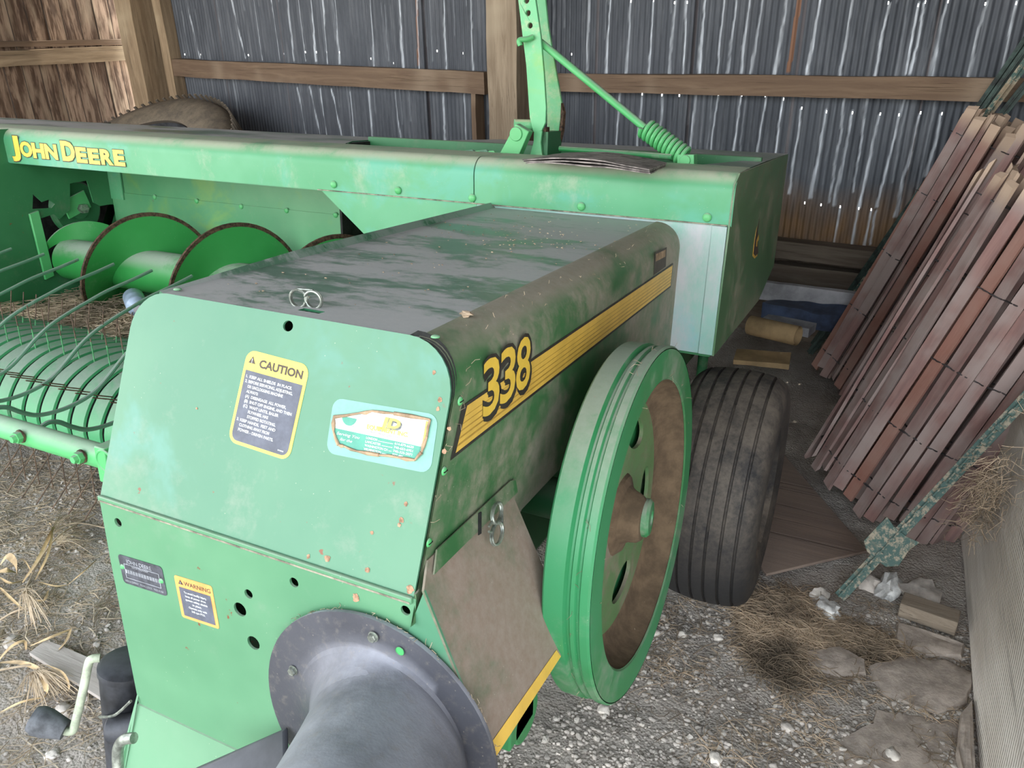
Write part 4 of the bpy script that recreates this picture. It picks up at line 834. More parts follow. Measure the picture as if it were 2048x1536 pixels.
for j, z in enumerate(zs):
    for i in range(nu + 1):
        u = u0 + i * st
        if z < .95 and u > ul - .3: put(j, i, 1, max(0, min(1, (.86 + .10 * noise.noise(V((u * 3, 0, 0))) - z) / .22)) * (.7 + .3 * noise.noise(V((u * 30, z * 9, 0)))))  # warm sun glow along the wall's foot, put into the colour
        for sx_ in seams:
            if 0 <= u - sx_ < .012: cols[j * (nu + 1) + i][2] = max(cols[j * (nu + 1) + i][2], .12)
for ra, rb in rusts:
    for j, z in enumerate(zs):
        if 1.36 < z < 2.0:
            t = (1.95 - z) / .6; ic = (ra + (rb - ra) * t - u0) / st
            for i in range(int(ic - 1), int(ic + 3)): put(j, i, 2, .8)
mb = MB(); n = nu + 1; mb.v = [p for r_ in rows for p in r_]
for j in range(len(zs) - 1):
    for i in range(nu):
        if (j, i) in hset: continue
        a = j * n + i; mb.f.append((a, a + 1, a + n + 1, a + n))
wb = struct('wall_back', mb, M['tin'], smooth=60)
at = wb.data.color_attributes.new('stain_and_glow', 'FLOAT_COLOR', 'POINT')
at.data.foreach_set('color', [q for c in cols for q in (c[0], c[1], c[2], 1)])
def wbox(m, u0_, u1_, d0, d1, z0, z1, skew=0.):
    P = [wall(u0_, d0, z0), wall(u1_, d0, z0 + skew), wall(u1_, d1, z0 + skew), wall(u0_, d1, z0), wall(u0_, d0, z1), wall(u1_, d0, z1 + skew), wall(u1_, d1, z1 + skew), wall(u0_, d1, z1)]
    return m.hexa(P)
UW = lambda x, y, d: WL(x, y, d).dot(WX)
def rough_beam(name, p0, p1, hw, hh, mat, org=None, seg=26, sd=0, amp=.006, taper=0, kind='structure', bev=.004):
    """beam between two world points; hw along wall normal or x, hh vertical"""
    p0, p1 = V(p0), V(p1); t = (p1 - p0); L = t.length; t.normalize(); up = V((0, 0, 1)) if abs(t.z) < .8 else V(WX); sdv = t.cross(up).normalized(); up = sdv.cross(t).normalized()
    o = (p0 + p1) / 2; q = Matrix((t, sdv, up)).transposed()
    m = MB(); rows = []
    for i in range(seg + 1):
        x = -L / 2 + L * i / seg; f = lambda k: amp * noise.noise(V((x * 2.3, k * 3.7, sd)))+ amp * .4 * noise.noise(V((x * 11, k, sd)))
        rows.append([V((x, -hw + f(1), -hh + f(2))), V((x, hw + f(3), -hh + f(4))), V((x, hw + f(5), hh + f(6))), V((x, -hw + f(7), hh + f(8)))])
    m.grid([r_ + [r_[0]] for r_ in rows]); m.add([rows[0][i] for i in range(4)], [(0, 1, 2, 3)]); m.add([rows[-1][i] for i in range(4)], [(3, 2, 1, 0)])
    me = link(name, m, mat, fix=True, smooth=30); me.matrix_world = Matrix.Translation(o) @ q.to_4x4()
    if kind: me['kind'] = kind
    return me
# girts (object X runs along the grain)
def wp(x, y, d): return WL(x, y, d)
def zmid(pts, d): return sum(WL(x, y, d).z for x, y in pts) / len(pts)
g1a, g1b = WL(338, 134, DW - .06), WL(975, 166, DW - .06)
rough_beam('trim_1', g1a, g1b, .035, .063, M['girt'], sd=3)
g2a, g2b = WL(1036, 163, DW - .06), WL(2090, 180, DW - .06)
rough_beam('trim_2', g2a, g2b, .035, .047, M['girt'], sd=8)
s1_, s2_ = WL(1520, 492, DW - .08), WL(2100, 560, DW - .08)
g3a = WL(1500, 488, DW - .07); g3b = WL(1800, 522, DW - .07); dx = (g3b - g3a)
rough_beam('trim_3', g3a - dx * 9, g3b + dx * 1.5, .05, .045, M['sill'], sd=12)
mb = MB(); wbox(mb, uc, 1.9, DW + .005, DW + .04, -.05, .60); struct('wall_back_skirting', mb, M['sill'])
mb = MB(); wbox(mb, uc - .3, 1.9, DW + .0, DW + .04, 3.3, 3.6); struct('wall_back_plate', mb, M['rafter'])
# posts
c0_ = UW(305, 100, DW - .15)
rough_beam('trim_4', wall(UW(285, 60, DW - .1), DW - .12, 0), wall(UW(285, 60, DW - .1), DW - .12, 3.3), .115, .10, M['post'], sd=20, amp=.012).rotation_euler
rough_beam('trim_5', wall(UW(333, 60, DW - .05), DW - .05, 0), wall(UW(333, 60, DW - .05), DW - .05, 3.3), .05, .05, M['post'], sd=23, amp=.008)
rough_beam('trim_6', wall(UW(1012, 100, DW - .2), DW - .15, 0), wall(UW(1012, 100, DW - .2), DW - .15, 3.3), .095, .10, M['midpost'], sd=27, amp=.012)
rough_beam('trim_7', wall(UW(1056, 100, DW - .05), DW - .06, 0), wall(UW(1056, 100, DW - .05), DW - .06, 3.3), .06, .05, M['girt'], sd=31)
rough_beam('trim_8', wall(UW(958, 250, DW - .03), DW - .04, 0), wall(UW(958, 250, DW - .03), DW - .04, g1b.z - .05), .045, .02, M['girt'], sd=33)
rough_beam('trim_9', wall(UW(357, 200, DW - .03), DW - .04, 0), wall(UW(357, 200, DW - .03), DW - .04, g1a.z - .05), .05, .02, M['girt'], sd=35)
# left wall of upright boards, in its own frame
lw = bpy.data.meshes.new('wall_left'); LWu = uc - .22
mb = MB(); LEN = 1.9; k = 0; y = 0.
while y < LEN:
    dd = .004 * math.sin(k * 2.1); mb.box((-.025 + dd, y + .002, 0), (dd, y + .132, 3.4)); y += .135; k += 1
wl_ = link('wall_left', mb, M['boards']); wl_['kind'] = 'structure'
p = wall(LWu, DW + .05, 0); wl_.matrix_world = Matrix.Translation(p) @ Matrix((WX, -WN, V((0, 0, 1)))).transposed().to_4x4() @ Matrix.Diagonal((1, 1, 1, 1))
def LWp(x, y, off=0.):                 # point on left wall plane
    d = ray(x, y); pl0 = wall(LWu + off, DW, 0); t = (pl0 - CAM).dot(WX) / d.dot(WX); return CAM + d * t
for i, (ya, yb_, hh, off, mt) in enumerate(((89, 83, .018, .045, 'sill'), (118, 104, .048, .06, 'girt'))):
    a_ = LWp(0, ya, off); b_ = LWp(288, yb_, off); dd = (b_ - a_); rough_beam('trim_%d' % (10 + i), a_ - dd * 1.2, b_ + dd * .02, .03 + .02 * i, hh * 1.15, M['post' if i else 'girt'], sd=40 + i)
# right wall, roof: close off the sky there (seen by other viewpoints as plain boards)
mb = MB(); mb.box((1.55, .1, 0), (1.60, 4.6, 3.4)); struct('wall_right', mb, M['rafter'])  # unseen; front end cut short so more light reaches the baler's side
mb = MB(); mb.box((-7.2, -1.3, 3.4), (1.7, 5.8, 3.45)); struct('ceiling', mb, M['rafter'])
# ================================================================== THINGS IN THE SHED
# old tractor tyre behind the baler
R1 = .95; al = math.radians(31); tcf = WL(418, 229, 4.0); ta = (-WN * math.sin(al) + V((0, 0, math.cos(al)))); tc = tcf - (WN * math.cos(al) + V((0, 0, math.sin(al)))) * R1; tc.z = R1 * math.sin(al) + .03
mb = MB(); pr = [(R1 - .30, .12), (R1 - .31, .15), (R1 - .26, .165), (R1 - .15, .175), (R1 - .05, .155), (R1 - .02, .12), (R1, .06), (R1, -.06), (R1 - .02, -.12), (R1 - .05, -.15), (R1 - .15, -.17), (R1 - .26, -.16), (R1 - .31, -.14)]
mb.lathe(pr, V((0, 0, 0)), ta, 80)
told = empty('tractor_tire', V((tc.x, tc.y, 0)), 'worn old tractor tire leaning upright against the back wall behind the baler', 'tire')
link('tire_casing', MB().add([p + tc for p in mb.v], mb.f), M['oldtire'], parent=told, org=told.location.copy(), smooth=40)
mb = MB(); u_, w_, d_ = basis(ta)
for i in range(90):
    a = 2 * PI * i / 90
    for s_ in (-1, 1):
        a2 = a + (PI / 90 if s_ > 0 else 0); e = u_ * math.cos(a2) + w_ * math.sin(a2); tt = -u_ * math.sin(a2) + w_ * math.cos(a2)
        mb.obox(tc + e * (R1 - .002) + d_ * s_ * .085, (d_ * .07 + tt * s_ * .02), tt * .009, e * .007)
link('tread_lugs', mb, M['oldtire'], parent=told, org=told.location.copy(), smooth=0)
mb = MB(); mb.lathe([(R1 - .31, .13), (R1 - .33, .05), (R1 - .33, -.05), (R1 - .31, -.13)], tc, ta, 60); link('inner_tube_band', mb, M['black'], parent=told, org=told.location.copy())
# --- snow fence rolls
PW, PTK, PL_ = .038, .011, 1.21
pick_meshes = []
for k in range(6):
    rr = random.Random(k); m = MB(); rows = []
    n = 8; tw_ = rr.uniform(-.05, .05); bow = rr.uniform(-.006, .006)
    for i in range(n + 1):
        z = PL_ * i / n; c_ = bow * math.sin(PI * i / n); a = tw_ * i / n; hw_ = PW / 2 + rr.uniform(-.001, .001); ht = PTK / 2
        ca_, sa_ = math.cos(a), math.sin(a); rows.append([V((x * ca_ - (y) * sa_, x * sa_ + y * ca_ + c_, z)) for x, y in ((-hw_, -ht), (hw_, -ht), (hw_, ht), (-hw_, ht))])
    for j in range(4): rows[-1][j].z += rr.uniform(-.014, .012); rows[0][j].z += rr.uniform(-.012, .012)
    m.grid([r_ + [r_[0]] for r_ in rows]); m.add(rows[0], [(0, 1, 2, 3)]); m.add(rows[-1], [(3, 2, 1, 0)])
    pick_meshes.append(m)
pm = []
for k, m in enumerate(pick_meshes):
    o = link('picket', m, M['picket'], fix=True, smooth=30); pm.append(o.data); bpy.data.objects.remove(o)
def fence_roll(base, R0_, R1_, turns, lean, label, seed, squash=1., rotz=0., sp=.047, jit=.03, shear=0., zsc=1.):
    rr = random.Random(seed); root = empty('picket_fence_roll', base, label, 'fence roll', 'rolls of red picket snow fence')
    zax = V(lean).normalized(); xax = V((1, 0, 0)); xax = (xax - zax * xax.dot(zax)).normalized(); yax = zax.cross(xax); Mx = Matrix((xax, yax, zax)).transposed()
    ths = []; th = rotz; 
    while th < rotz + turns * 2 * PI:
        r = R1_ - (R1_ - R0_) * (th - rotz) / (turns * 2 * PI); ths.append((th, r)); th += sp / r * rr.uniform(.85, 1.15)
    ths = ths[:98]
    for i, (th, r) in enumerate(ths):
        o = bpy.data.objects.new('picket', pm[rr.randrange(6)]); COL.objects.link(o); o.parent = root
        pos = Mx @ V((r * math.cos(th), r * squash * math.sin(th), 0)); dz = rr.uniform(-jit, jit) + shear * math.sin(th)
        e = V((-math.sin(th), math.cos(th) * squash, 0)).normalized(); yv = V((0, 0, 1)).cross(e)
        tilt = Matrix.Rotation(rr.gauss(0, .5), 3, 'Z'); mm = Matrix((e, yv, V((0, 0, 1)))).transposed()
        lm = Matrix.Rotation(rr.gauss(0, .012), 3, 'X') @ Matrix.Rotation(rr.gauss(0, .012), 3, 'Y')
        o.matrix_local = Matrix.Translation(pos + zax * dz) @ (Mx @ mm @ tilt @ lm).to_4x4() @ Matrix.Diagonal((1, 1, zsc, 1))
    for zf in (.09, .33, .60, .87, 1.12):
        m = MB()
        for ph in (0, PI):
            pts = []
            for i in range(len(ths) * 3):
                f = i / 3; i0 = min(int(f), len(ths) - 2); t = f - i0; th = ths[i0][0] * (1 - t) + ths[i0 + 1][0] * t; r = ths[i0][1] * (1 - t) + ths[i0 + 1][1] * t
                bulge = .0095 * math.cos(PI * 2 * (t)) * (1 if ph == 0 else -1)
                pts.append(Mx @ V(((r + bulge) * math.cos(th), (r + bulge) * squash * math.sin(th), zf * zsc + .006 * noise.noise(V((i * .3, seed, zf * 9))) + shear * math.sin(th))))
            m.tube(pts, .0021, 4)
        link('fence_wire', m, M['wire'], parent=root, org=V((0, 0, 0)), smooth=60)
    return root
fence_roll(V((.09, 3.74, .03)), .12, .30, 2.5, (.38, .06, 1.13), 'rear roll of faded red picket fence, leaning at the back wall behind the other roll', 4, rotz=3.6)
fence_roll(V((.20, 2.77, .03)), .11, .31, 2.5, (.36, .15, 1.03), 'front roll of faded red picket fence, crossed by the green steel post', 9, rotz=3.3, shear=.02, zsc=.92)
# --- steel posts
def tpost(name, p0, p1, mat, studs, label, cat='fence post', group=None, up=None, w_=.017):
    p0, p1 = V(p0), V(p1); t = (p1 - p0).normalized(); L = (p1 - p0).length
    tocam = (CAM - (p0 + p1) / 2); nrm = (tocam - t * tocam.dot(t)).normalized() if up is None else V(up); sd_ = t.cross(nrm)
    root = empty(name, p0, label, cat, group)
    m = MB(); m.obox((p0 + p1) / 2, t * L / 2, sd_ * w_, nrm * .0022); m.obox((p0 + p1) / 2 + nrm * .008 - sd_ * .002, t * L / 2, sd_ * .003, nrm * .008)
    o = link('post_shaft', m, mat, parent=root, org=p0, bevel=.001)
    if studs:
        k = .12
        while k < L - .02: m = MB(); m.obox(p0 + t * k + nrm * .013, t * .009, sd_ * .007, nrm * .006); k += .055; link('post_stud', m, mat, parent=root, org=p0)
    return root, t, nrm, sd_
b0_ = W(1679, 1194, .01); tpx = W(2048, 800, .60); dirv = (tpx - b0_); e_ = b0_ + dirv * 1.55
rt_, t_, n_, s__ = tpost('steel_fence_post', b0_, e_, M['tpost'], True, 'chipped green steel post with an anchor plate, slanting across the front fence roll')
pc_ = b0_ + t_ * ((W(1779, 1096, .13) - b0_).length * .97)
mb = MB(); poly = [(-.056, -.034), (-.030, -.052), (.034, -.052), (.058, -.026), (.050, .03), (.056, .066), (.024, .056), (-.024, .056), (-.054, .066), (-.056, .02)]
mb.prism([pc_ + s__ * a + t_ * b + n_ * .006 for a, b in poly], n_ * .004); link('anchor_plate', mb, M['tpost'], parent=rt_, org=b0_, fix=True, bevel=.001)
for i, (xa, ya, xb, yb2, d0, d1) in enumerate(((1688, 610, 2040, 118, 4.02, 3.98), (1672, 640, 2062, 112, 3.98, 3.95), (1705, 600, 2068, 150, 3.96, 4.0), (1696, 590, 2050, 84, 4.07, 4.05))):
    pa, pb = WL(xa, ya, d0), WL(xb, yb2, d1); dd = pb - pa; pa = pa - dd * (max(0, pa.z - .02) / dd.z)
    tpost('steel_fence_post', pa, pb + dd * .35, M['tpostdark'] if i != 1 else M['tpost'], False, ['dark green steel post leaning on the tin wall, front one of the bundle', 'chipped pale steel post in the bundle leaning on the tin wall', 'dark green steel post at the right of the leaning bundle', 'dark green steel post at the left of the leaning bundle'][i], group='steel posts leaning against the back wall')
# --- big grey plank standing on edge at the right
mb = MB()
pl_ = []
for i in range(31):
    y = -1.0 + 1.9 * i / 30; f = lambda k: .004 * noise.noise(V((y * 4, k, 2))); pl_.append([V((-.02 + f(1), y, -.32)), V((.025, y, -.32)), V((.025, y, .32 + f(5))), V((-.02 + f(3), y, .32 + f(5))), V((-.022 + f(3) * 1.6, y, 0))])
mb.grid([r_ + [r_[0]] for r_ in pl_]); mb.add(pl_[0], [(0, 1, 2, 3, 4)]); mb.add(pl_[-1], [(4, 3, 2, 1, 0)])
pk = link('wooden_plank', mb, M['plank'], fix=True, smooth=30); pk.location = (.475, 1.72, .325); pk.rotation_euler = (0, .10, .0)
tag(pk, 'wide weathered grey plank with diagonal saw marks, standing on edge at the right', 'plank')
pe = rough_beam('timber_post', V((.56, 2.62, .0)), V((.62, 2.66, 1.0)), .05, .05, M['post'], sd=50, kind=None); tag(pe, 'pale upright timber beyond the end of the grey plank', 'post')
# --- plywood sheet under the fence
ps = [W(1560, 905, .02), W(1733, 1106, .02), W(1640, 1127, .02), W(1532, 1153, .02), W(1430, 1010, .02)]
o_ = sum(ps, V((0, 0, 0))) / 5; mb = MB(); mb.prism(ps, V((0, 0, .010))); sh_ = link('plywood_sheet', mb, M['sheet'], org=o_, fix=True, bevel=.001); tag(sh_, 'flat brown plywood sheet with a pointed corner lying beside the wheel', 'board')
# --- wood block, plaster lumps
a_, b_ = W(1797, 1222, .02), W(1912, 1262, .02); t = (b_ - a_).normalized(); s2 = V((0, 0, 1)).cross(t)
mb = MB(); L = (b_ - a_).length; mb.obox((a_ + b_) / 2 + s2 * .03 + V((0, 0, .005)), t * L / 2, s2 * .032, V((0, 0, .024))); bl = link('wood_block', mb, M['block'], org=(a_ + b_) / 2, fix=True, bevel=.003); tag(bl, 'short cut wood block lying on the dirt near the grey plank', 'wood block')
def lump(px, py, sz, seed, mat, name, label, cat, group=None, rough=.3, sub=3, dz=.4):
    p = W(px, py, sz[2] * dz); p.z = gh(p.x, p.y) + sz[2] * dz; m = MB(); m.blob((0, 0, 0), sz, sub, rough, seed, Matrix.Rotation(seed * 1.7, 3, 'Z')); o = link(name, m, mat, smooth=35); o.location = p; return tag(o, label, cat, group)
lump(1655, 1212, (.052, .034, .022), 3.2, M['paper'], 'plaster_lump', 'crumpled white plaster lump at the foot of the green post', 'plaster lump')
lump(1778, 1168, (.062, .036, .032), 8.1, M['paper'], 'plaster_lump', 'larger white plaster lump right of the green post, above the wood block', 'plaster lump')
lump(1733, 1160, (.045, .035, .028), 5.3, M['stone2'], 'field_rock', 'grey brown rock between the two white plaster lumps', 'rock')
lump(1640, 1185, (.038, .025, .02), 6.3, M['stone'], 'field_rock', 'flat tan rock behind the smaller white plaster lump', 'rock')
lump(1842, 1180, (.06, .05, .03), 2.3, M['stone2'], 'field_rock', 'dark grey rock right of the larger white plaster lump', 'rock')
# --- rock slabs
def slab(pts, h, seed, label):
    rr = random.Random(seed); c = W(sum(p[0] for p in pts) / len(pts), sum(p[1] for p in pts) / len(pts), h); ring = []
    P = [W(x, y, h) for x, y in pts]; P2 = []
    for i in range(len(P)):
        a, b = P[i], P[(i + 1) % len(P)]
        for k in range(5): q = a.lerp(b, k / 5); q += (q - c) * (.06 * noise.noise(q * 14 + V((seed, 0, 0))) + rr.uniform(-.02, .02)); P2.append(q)
    m = MB(); rings = []
    for f, dz in ((1.06, -.05), (1.0, -.008), (.95, .0), (.7, .002), (.4, .004), (.1, .004)):
        rings.append([V(((c + (q - c) * f).x, (c + (q - c) * f).y, h + dz + (.009 * noise.noise(V((q.x * f * 9, q.y * f * 9, seed))) if f < 1.03 else 0))) for q in P2])
    m.grid([r_ + [r_[0]] for r_ in rings]); m.add(rings[-1], [tuple(range(len(P2)))])
    o = link('rock_slab', m, M['slab'], org=V((c.x, c.y, 0)), fix=True, smooth=35); return tag(o, label, 'rock')
slab([(1735, 1325), (1800, 1312), (1890, 1318), (1945, 1345), (1940, 1400), (1880, 1425), (1830, 1415), (1770, 1385)], .008, 1, 'flat rock slab in the dirt below the wood block')
slab([(1752, 1415), (1800, 1425), (1920, 1440), (1935, 1500), (1925, 1560), (1800, 1560), (1690, 1560), (1645, 1500), (1690, 1470), (1745, 1445)], .006, 2, 'broad cracked rock slab at the bottom right of the photo')
slab([(1610, 1300), (1680, 1290), (1730, 1318), (1735, 1345), (1680, 1352), (1620, 1335)], .010, 3, 'small rock slab half hidden by the brown hay')
slab([(1925, 1420), (1945, 1395), (1952, 1560), (1930, 1560), (1915, 1500)], .03, 4, 'pale rock edge wedged against the foot of the grey plank')
slab([(1795, 1245), (1850, 1262), (1930, 1290), (1925, 1312), (1850, 1305), (1790, 1290)], .008, 5, 'low brown rock slab just below the wood block')
# --- dim things against the back wall
pa, pb = WL(1534, 581, 3.80), WL(1730, 606, 3.80); bd = rough_beam('wooden_board', pa + (pa - pb) * 1.6, pb + (pb - pa) * .6, .02, .045, M['whiteboard'], sd=60, kind=None); tag(bd, 'whitewashed board lying level behind the wheel, near the back wall', 'board')
pa, pb = WL(1530, 622, 3.72), WL(1712, 640, 3.72); bd = rough_beam('blue_bag', pa, pb, .06, .045, M['bluebag'], sd=61, kind=None, amp=.03); tag(bd, 'dark blue sheeting bundle under the whitewashed board', 'sheeting')
pa, pb = WL(1500, 650, 3.45), WL(1596, 672, 3.40); mb = MB(); mb.tube([pa, pb], .045, 20, cap=False); mb.tube([pb, pa], .039, 20, cap=False); o = link('cardboard_tube', mb, M['card'], org=(pa + pb) / 2); tag(o, 'tan cardboard tube lying below the blue sheeting', 'tube')
pa, pb = WL(1530, 640, 3.62), WL(1625, 660, 3.6); bd = rough_beam('wooden_board', pa, pb, .05, .022, M['whiteboard'], sd=63, kind=None); tag(bd, 'short pale board on top of the tan cardboard tube', 'board')
pa, pb = WL(1470, 712, 3.3), WL(1580, 722, 3.35); bd = rough_beam('wooden_board', pa, pb, .07, .012, M['card'], sd=64, kind=None); tag(bd, 'flat tan board on the ground behind the carrying wheel', 'board')
rough_beam('trim_12', WL(1500, 540, DW - .05), WL(1900, 590, DW - .05), .03, .06, M['sill'], sd=66)
# --- rubber mat on the hood, three layers
mt_ = [mp(1052, 321, 2, -.178), mp(1300, 341, 2, -.178), mp(1332, 327, 2, -.178), mp(1130, 309, 2, -.178)]
bm_ = m2w(sum(mt_, V((0, 0, 0))) / 4); rt2 = empty('rubber_mat', bm_, 'folded grey rubber mat lying on top of the hood', 'mat')
for k in range(3):
    rows = []
    for i in range(13):
        f = i / 12; a = mt_[0].lerp(mt_[1], f); b = mt_[3].lerp(mt_[2], f); rr_ = []
        for j in range(5): g = j / 4; q = a.lerp(b, g); q.z = -.1835 + k * .0042 + (.006 + .003 * k) * math.sin(PI * f) * 1.2 + .004 * noise.noise(V((f * 3, g * 2, k))); q.x += random.uniform(-.002, .002) - .006 * k * (1 - f) ; rr_.append(q)
        rows.append(rr_)
    m = MB(); m.grid(rows); top = [V(p) for p in m.v]; n5 = 5
    m.add([p - V((0, 0, .0032)) for p in top], [tuple(reversed(f)) for f in m.f]); N_ = len(top)
    edge = [i * 5 for i in range(13)] + [60 + j for j in range(1, 5)] + [64 - 5 * i for i in range(1, 13)] + [4 - j for j in range(1, 4)]
    for i in range(len(edge)): a, b = edge[i], edge[(i + 1) % len(edge)]; m.f.append((a, b, b + N_, a + N_))
    m.v = [m2w(p) for p in m.v]; link('mat_layer', m, M['mat'], parent=rt2, org=bm_, fix=True, smooth=30)
# --- plastic bottle in the pickup
bq = m2w(mp(272, 607, 1, 2.05)); bt = empty('plastic_bottle', bq, 'milky blue plastic bottle lying under the auger', 'bottle')
ad = (m2w(mp(284, 636, 1, 1.93)) - bq).normalized()
mb = MB(); mb.lathe([(0, -.10), (.035, -.10), (.04, -.09), (.04, .0), (.036, .015), (.04, .03), (.038, .05), (.016, .075), (.014, .09)], bq, ad, 24); link('bottle_body', mb, M['bottle'], parent=bt, org=bq)
mb = MB(); mb.lathe([(.0175, .072), (.0175, .092), (0, .093)], bq, ad, 20); link('bottle_cap', mb, M['whiteboard'], parent=bt, org=bq)
# --- straw, hay, gravel (uncountable)
def strands(name, mat, n, fn, label, cat, seed, rad=.0011, seg=5, ln=(.05, .14), lift=.02, flatk=.5):
    rr = random.Random(seed); m = MB()
    for i in range(n):
        p, nrm_z = fn(rr); 
        if p is None: continue
        a = rr.uniform(0, 2 * PI); L = rr.uniform(*ln); bend = rr.gauss(0, 1.2); z0 = rr.uniform(0, lift); z1 = rr.uniform(0, lift) * flatk; pts = []
        for k in range(seg):
            t = k / (seg - 1); pts.append(V((p.x + math.cos(a + bend * t) * L * (t - .5), p.y + math.sin(a + bend * t) * L * (t - .5), p.z + z0 + (z1 - z0) * t + .006 * math.sin(PI * t))))
        m.tube(pts, rad * rr.uniform(.6, 1.5), 3, cap=False)
    o = link(name, m, mat, smooth=0); return tag(o, label, cat, None, 'stuff')
def zone(pts, dens=None, z=0.):
    P = [W(x, y, z) for x, y in pts]; x0, x1 = min(p.x for p in P), max(p.x for p in P); y0, y1 = min(p.y for p in P), max(p.y for p in P)
    def inside(x, y):
        c = False
        for i in range(len(P)):
            a, b = P[i], P[i - 1]
            if (a.y > y) != (b.y > y) and x < (b.x - a.x) * (y - a.y) / (b.y - a.y) + a.x: c = not c
        return c
    def f(rr):
        for _ in range(30):
            x, y = rr.uniform(x0, x1), rr.uniform(y0, y1)
            if inside(x, y) and noise.noise(V((x * 5, y * 5, 2))) > rr.uniform(-.6, .25): return V((x, y, gh(x, y))), 1
        return None, 1
    return f
strands('hay_clump', M['hay'], 2600, zone([(1475, 1195), (1600, 1180), (1650, 1225), (1760, 1270), (1830, 1300), (1720, 1330), (1690, 1400), (1560, 1395), (1500, 1330)]), 'matted brown hay on the dirt right of the wheel', 'hay', 1, .0009, ln=(.05, .15), lift=.022)
strands('loose_hay', M['hay'], 900, zone([(1330, 1190), (1560, 1150), (1960, 1250), (1950, 1536), (1400, 1536), (1240, 1400)]), 'loose hay stems scattered over the right side dirt', 'hay', 2, .0008, ln=(.03, .10), lift=.006)
strands('straw_litter', M['straw'], 1500, zone([(0, 900), (230, 940), (290, 1536), (0, 1700), (-300, 1400), (-200, 900)]), 'dry straw litter over the dirt on the left', 'straw', 3, .0009, ln=(.03, .13), lift=.012)
strands('grey_chaff', M['greytwig'], 450, zone([(0, 900), (230, 940), (290, 1536), (0, 1700), (-300, 1400), (-200, 900)]), 'grey weed stems among the straw on the left', 'straw', 33, .0013, ln=(.05, .18), lift=.02)
def pan(rr):
    x = rr.uniform(-3.3, -1.5); y = rr.uniform(1.86, 2.5); zf = -.955 + (.03 if y < 2.3 else -.02) + .035 * noise.noise(V((x * 4, y * 4, 0))); return m2w(V((x, y, zf + rr.uniform(-.02, .03)))), 1
strands('trough_hay', M['straw'], 5200, pan, 'pale hay left in the trough under the auger', 'hay', 4, .0014, ln=(.06, .20), lift=.025)
mb = MB(); mb.grid([[m2w(V((x, y, -.965 + .03 * noise.noise(V((x * 5, y * 5, 0))) + (.03 if 1.9 < y < 2.3 else -.03)))) for x in [-3.34 + .05 * i for i in range(40)]] for y in [1.84 + .05 * j for j in range(14)]]); tag(link('hay_mat', mb, M['hay'], smooth=0), 'packed brown hay bed beneath the pale hay in the trough', 'hay', None, 'stuff')
for nm, pxs, n, sd in (('cover_debris', None, 170, 5),):
    rr = random.Random(sd); m = MB()
    for i in range(n):
        x = rr.gauss(-.80, .10) if i % 2 else rr.uniform(-1.03, -.58); y = rr.gauss(1.70, .10) if i % 2 else rr.uniform(.95, 2.1); s_ = rr.uniform(.0008, .0022); x = max(-1.05, min(-.57, x))
        m.blob(m2w(V((x, y, -.3285))), (s_ * 1.4, s_, s_ * .6), 1, .3, i)
    tag(link(nm, m, M['hay'], smooth=0), 'crumbs of chaff and dirt scattered on the dusty cover', 'debris', None, 'stuff')
def dirt_clod(q, s_, label): m = MB(); p = m2w(q); m.blob((0, 0, 0), (s_ * 1.6, s_, s_ * .7), 2, .4, 4); o = link('dirt_clod', m, M['hay'], smooth=0); o.location = p; tag(o, label, 'dirt clod')
dirt_clod(mp(932, 627, 2, -.322), .007, 'small tan dirt clod on the right of the dusty cover')
# fine fibres caught on edges of the baler
rr = random.Random(77); m = MB()
def fib(p, L=.02):
    a = V((rr.gauss(0, 1), rr.gauss(0, 1), rr.gauss(0, 1))).normalized() * L; q = p + a * .5 + V((rr.gauss(0, 1), rr.gauss(0, 1), rr.gauss(0, 1))) * L * .2; m.tube([m2w(p), m2w(q), m2w(p + a)], .0004, 3, cap=False)
for i in range(14): t = rr.random(); fib(V((-.492, .80, -.56)).lerp(V((-.492, .92, -.36)), t), .014)
for i in range(40): a = rr.uniform(.1, 2.4); fib(BC + V((R0 * math.cos(a), .004, R0 * math.sin(a))), .009)
for i in range(120): a = rr.uniform(0, 2 * PI); fib(V((FX - rr.uniform(0, .06), FC.y + (FR - .06) * math.cos(a), FC.z + (FR - .06) * math.sin(a))), .014)
for i in range(40): a = rr.uniform(0, 2 * PI); fib(V((FX - .03, FC.y + FR * math.cos(a), FC.z + FR * math.sin(a))), .018)
for i in range(60): x_ = rr.uniform(-.56, -.50); fib(V((x_, .95 + 1.15 * rr.random(), -.3965 + math.sqrt(max(0, .068 ** 2 - (x_ + .563) ** 2)))), .008)
tag(link('caught_fibres', m, M['straw'], smooth=0), 'fine straw fibres caught on the edges of the baler', 'straw', None, 'stuff')
# gravel: many tiny stones as stuff, the larger ones as individuals
rr = random.Random(12); m = MB(); zr = zone([(1240, 1230), (1400, 1180), (1960, 1250), (1955, 1600), (900, 1700), (1000, 1480), (1180, 1400)]); zl = zone([(0, 900), (215, 930), (290, 1536), (0, 1700), (-300, 1400), (-200, 900)])
for i in range(7500):
    p, _ = (zr if i % 3 else zl)(rr)
    if p is None: continue
    s_ = .0018 + .0052 * rr.random() ** 2; m.blob(p + V((0, 0, s_ * .2)), (s_ * rr.uniform(.8, 1.4), s_, s_ * rr.uniform(.6, .9)), 1, .25, i)
tag(link('gravel', m, M['stone2'], smooth=60), 'fine grey gravel strewn over the dirt floor', 'gravel', None, 'stuff')
pbm = []
for k in range(8): mm_ = MB(); mm_.blob((0, 0, 0), (1, .8, .6), 2, .28, k + 20); o = link('pebble', mm_, M['stone'] if k % 3 else M['stone2'], smooth=45); pbm.append(o.data); bpy.data.objects.remove(o)
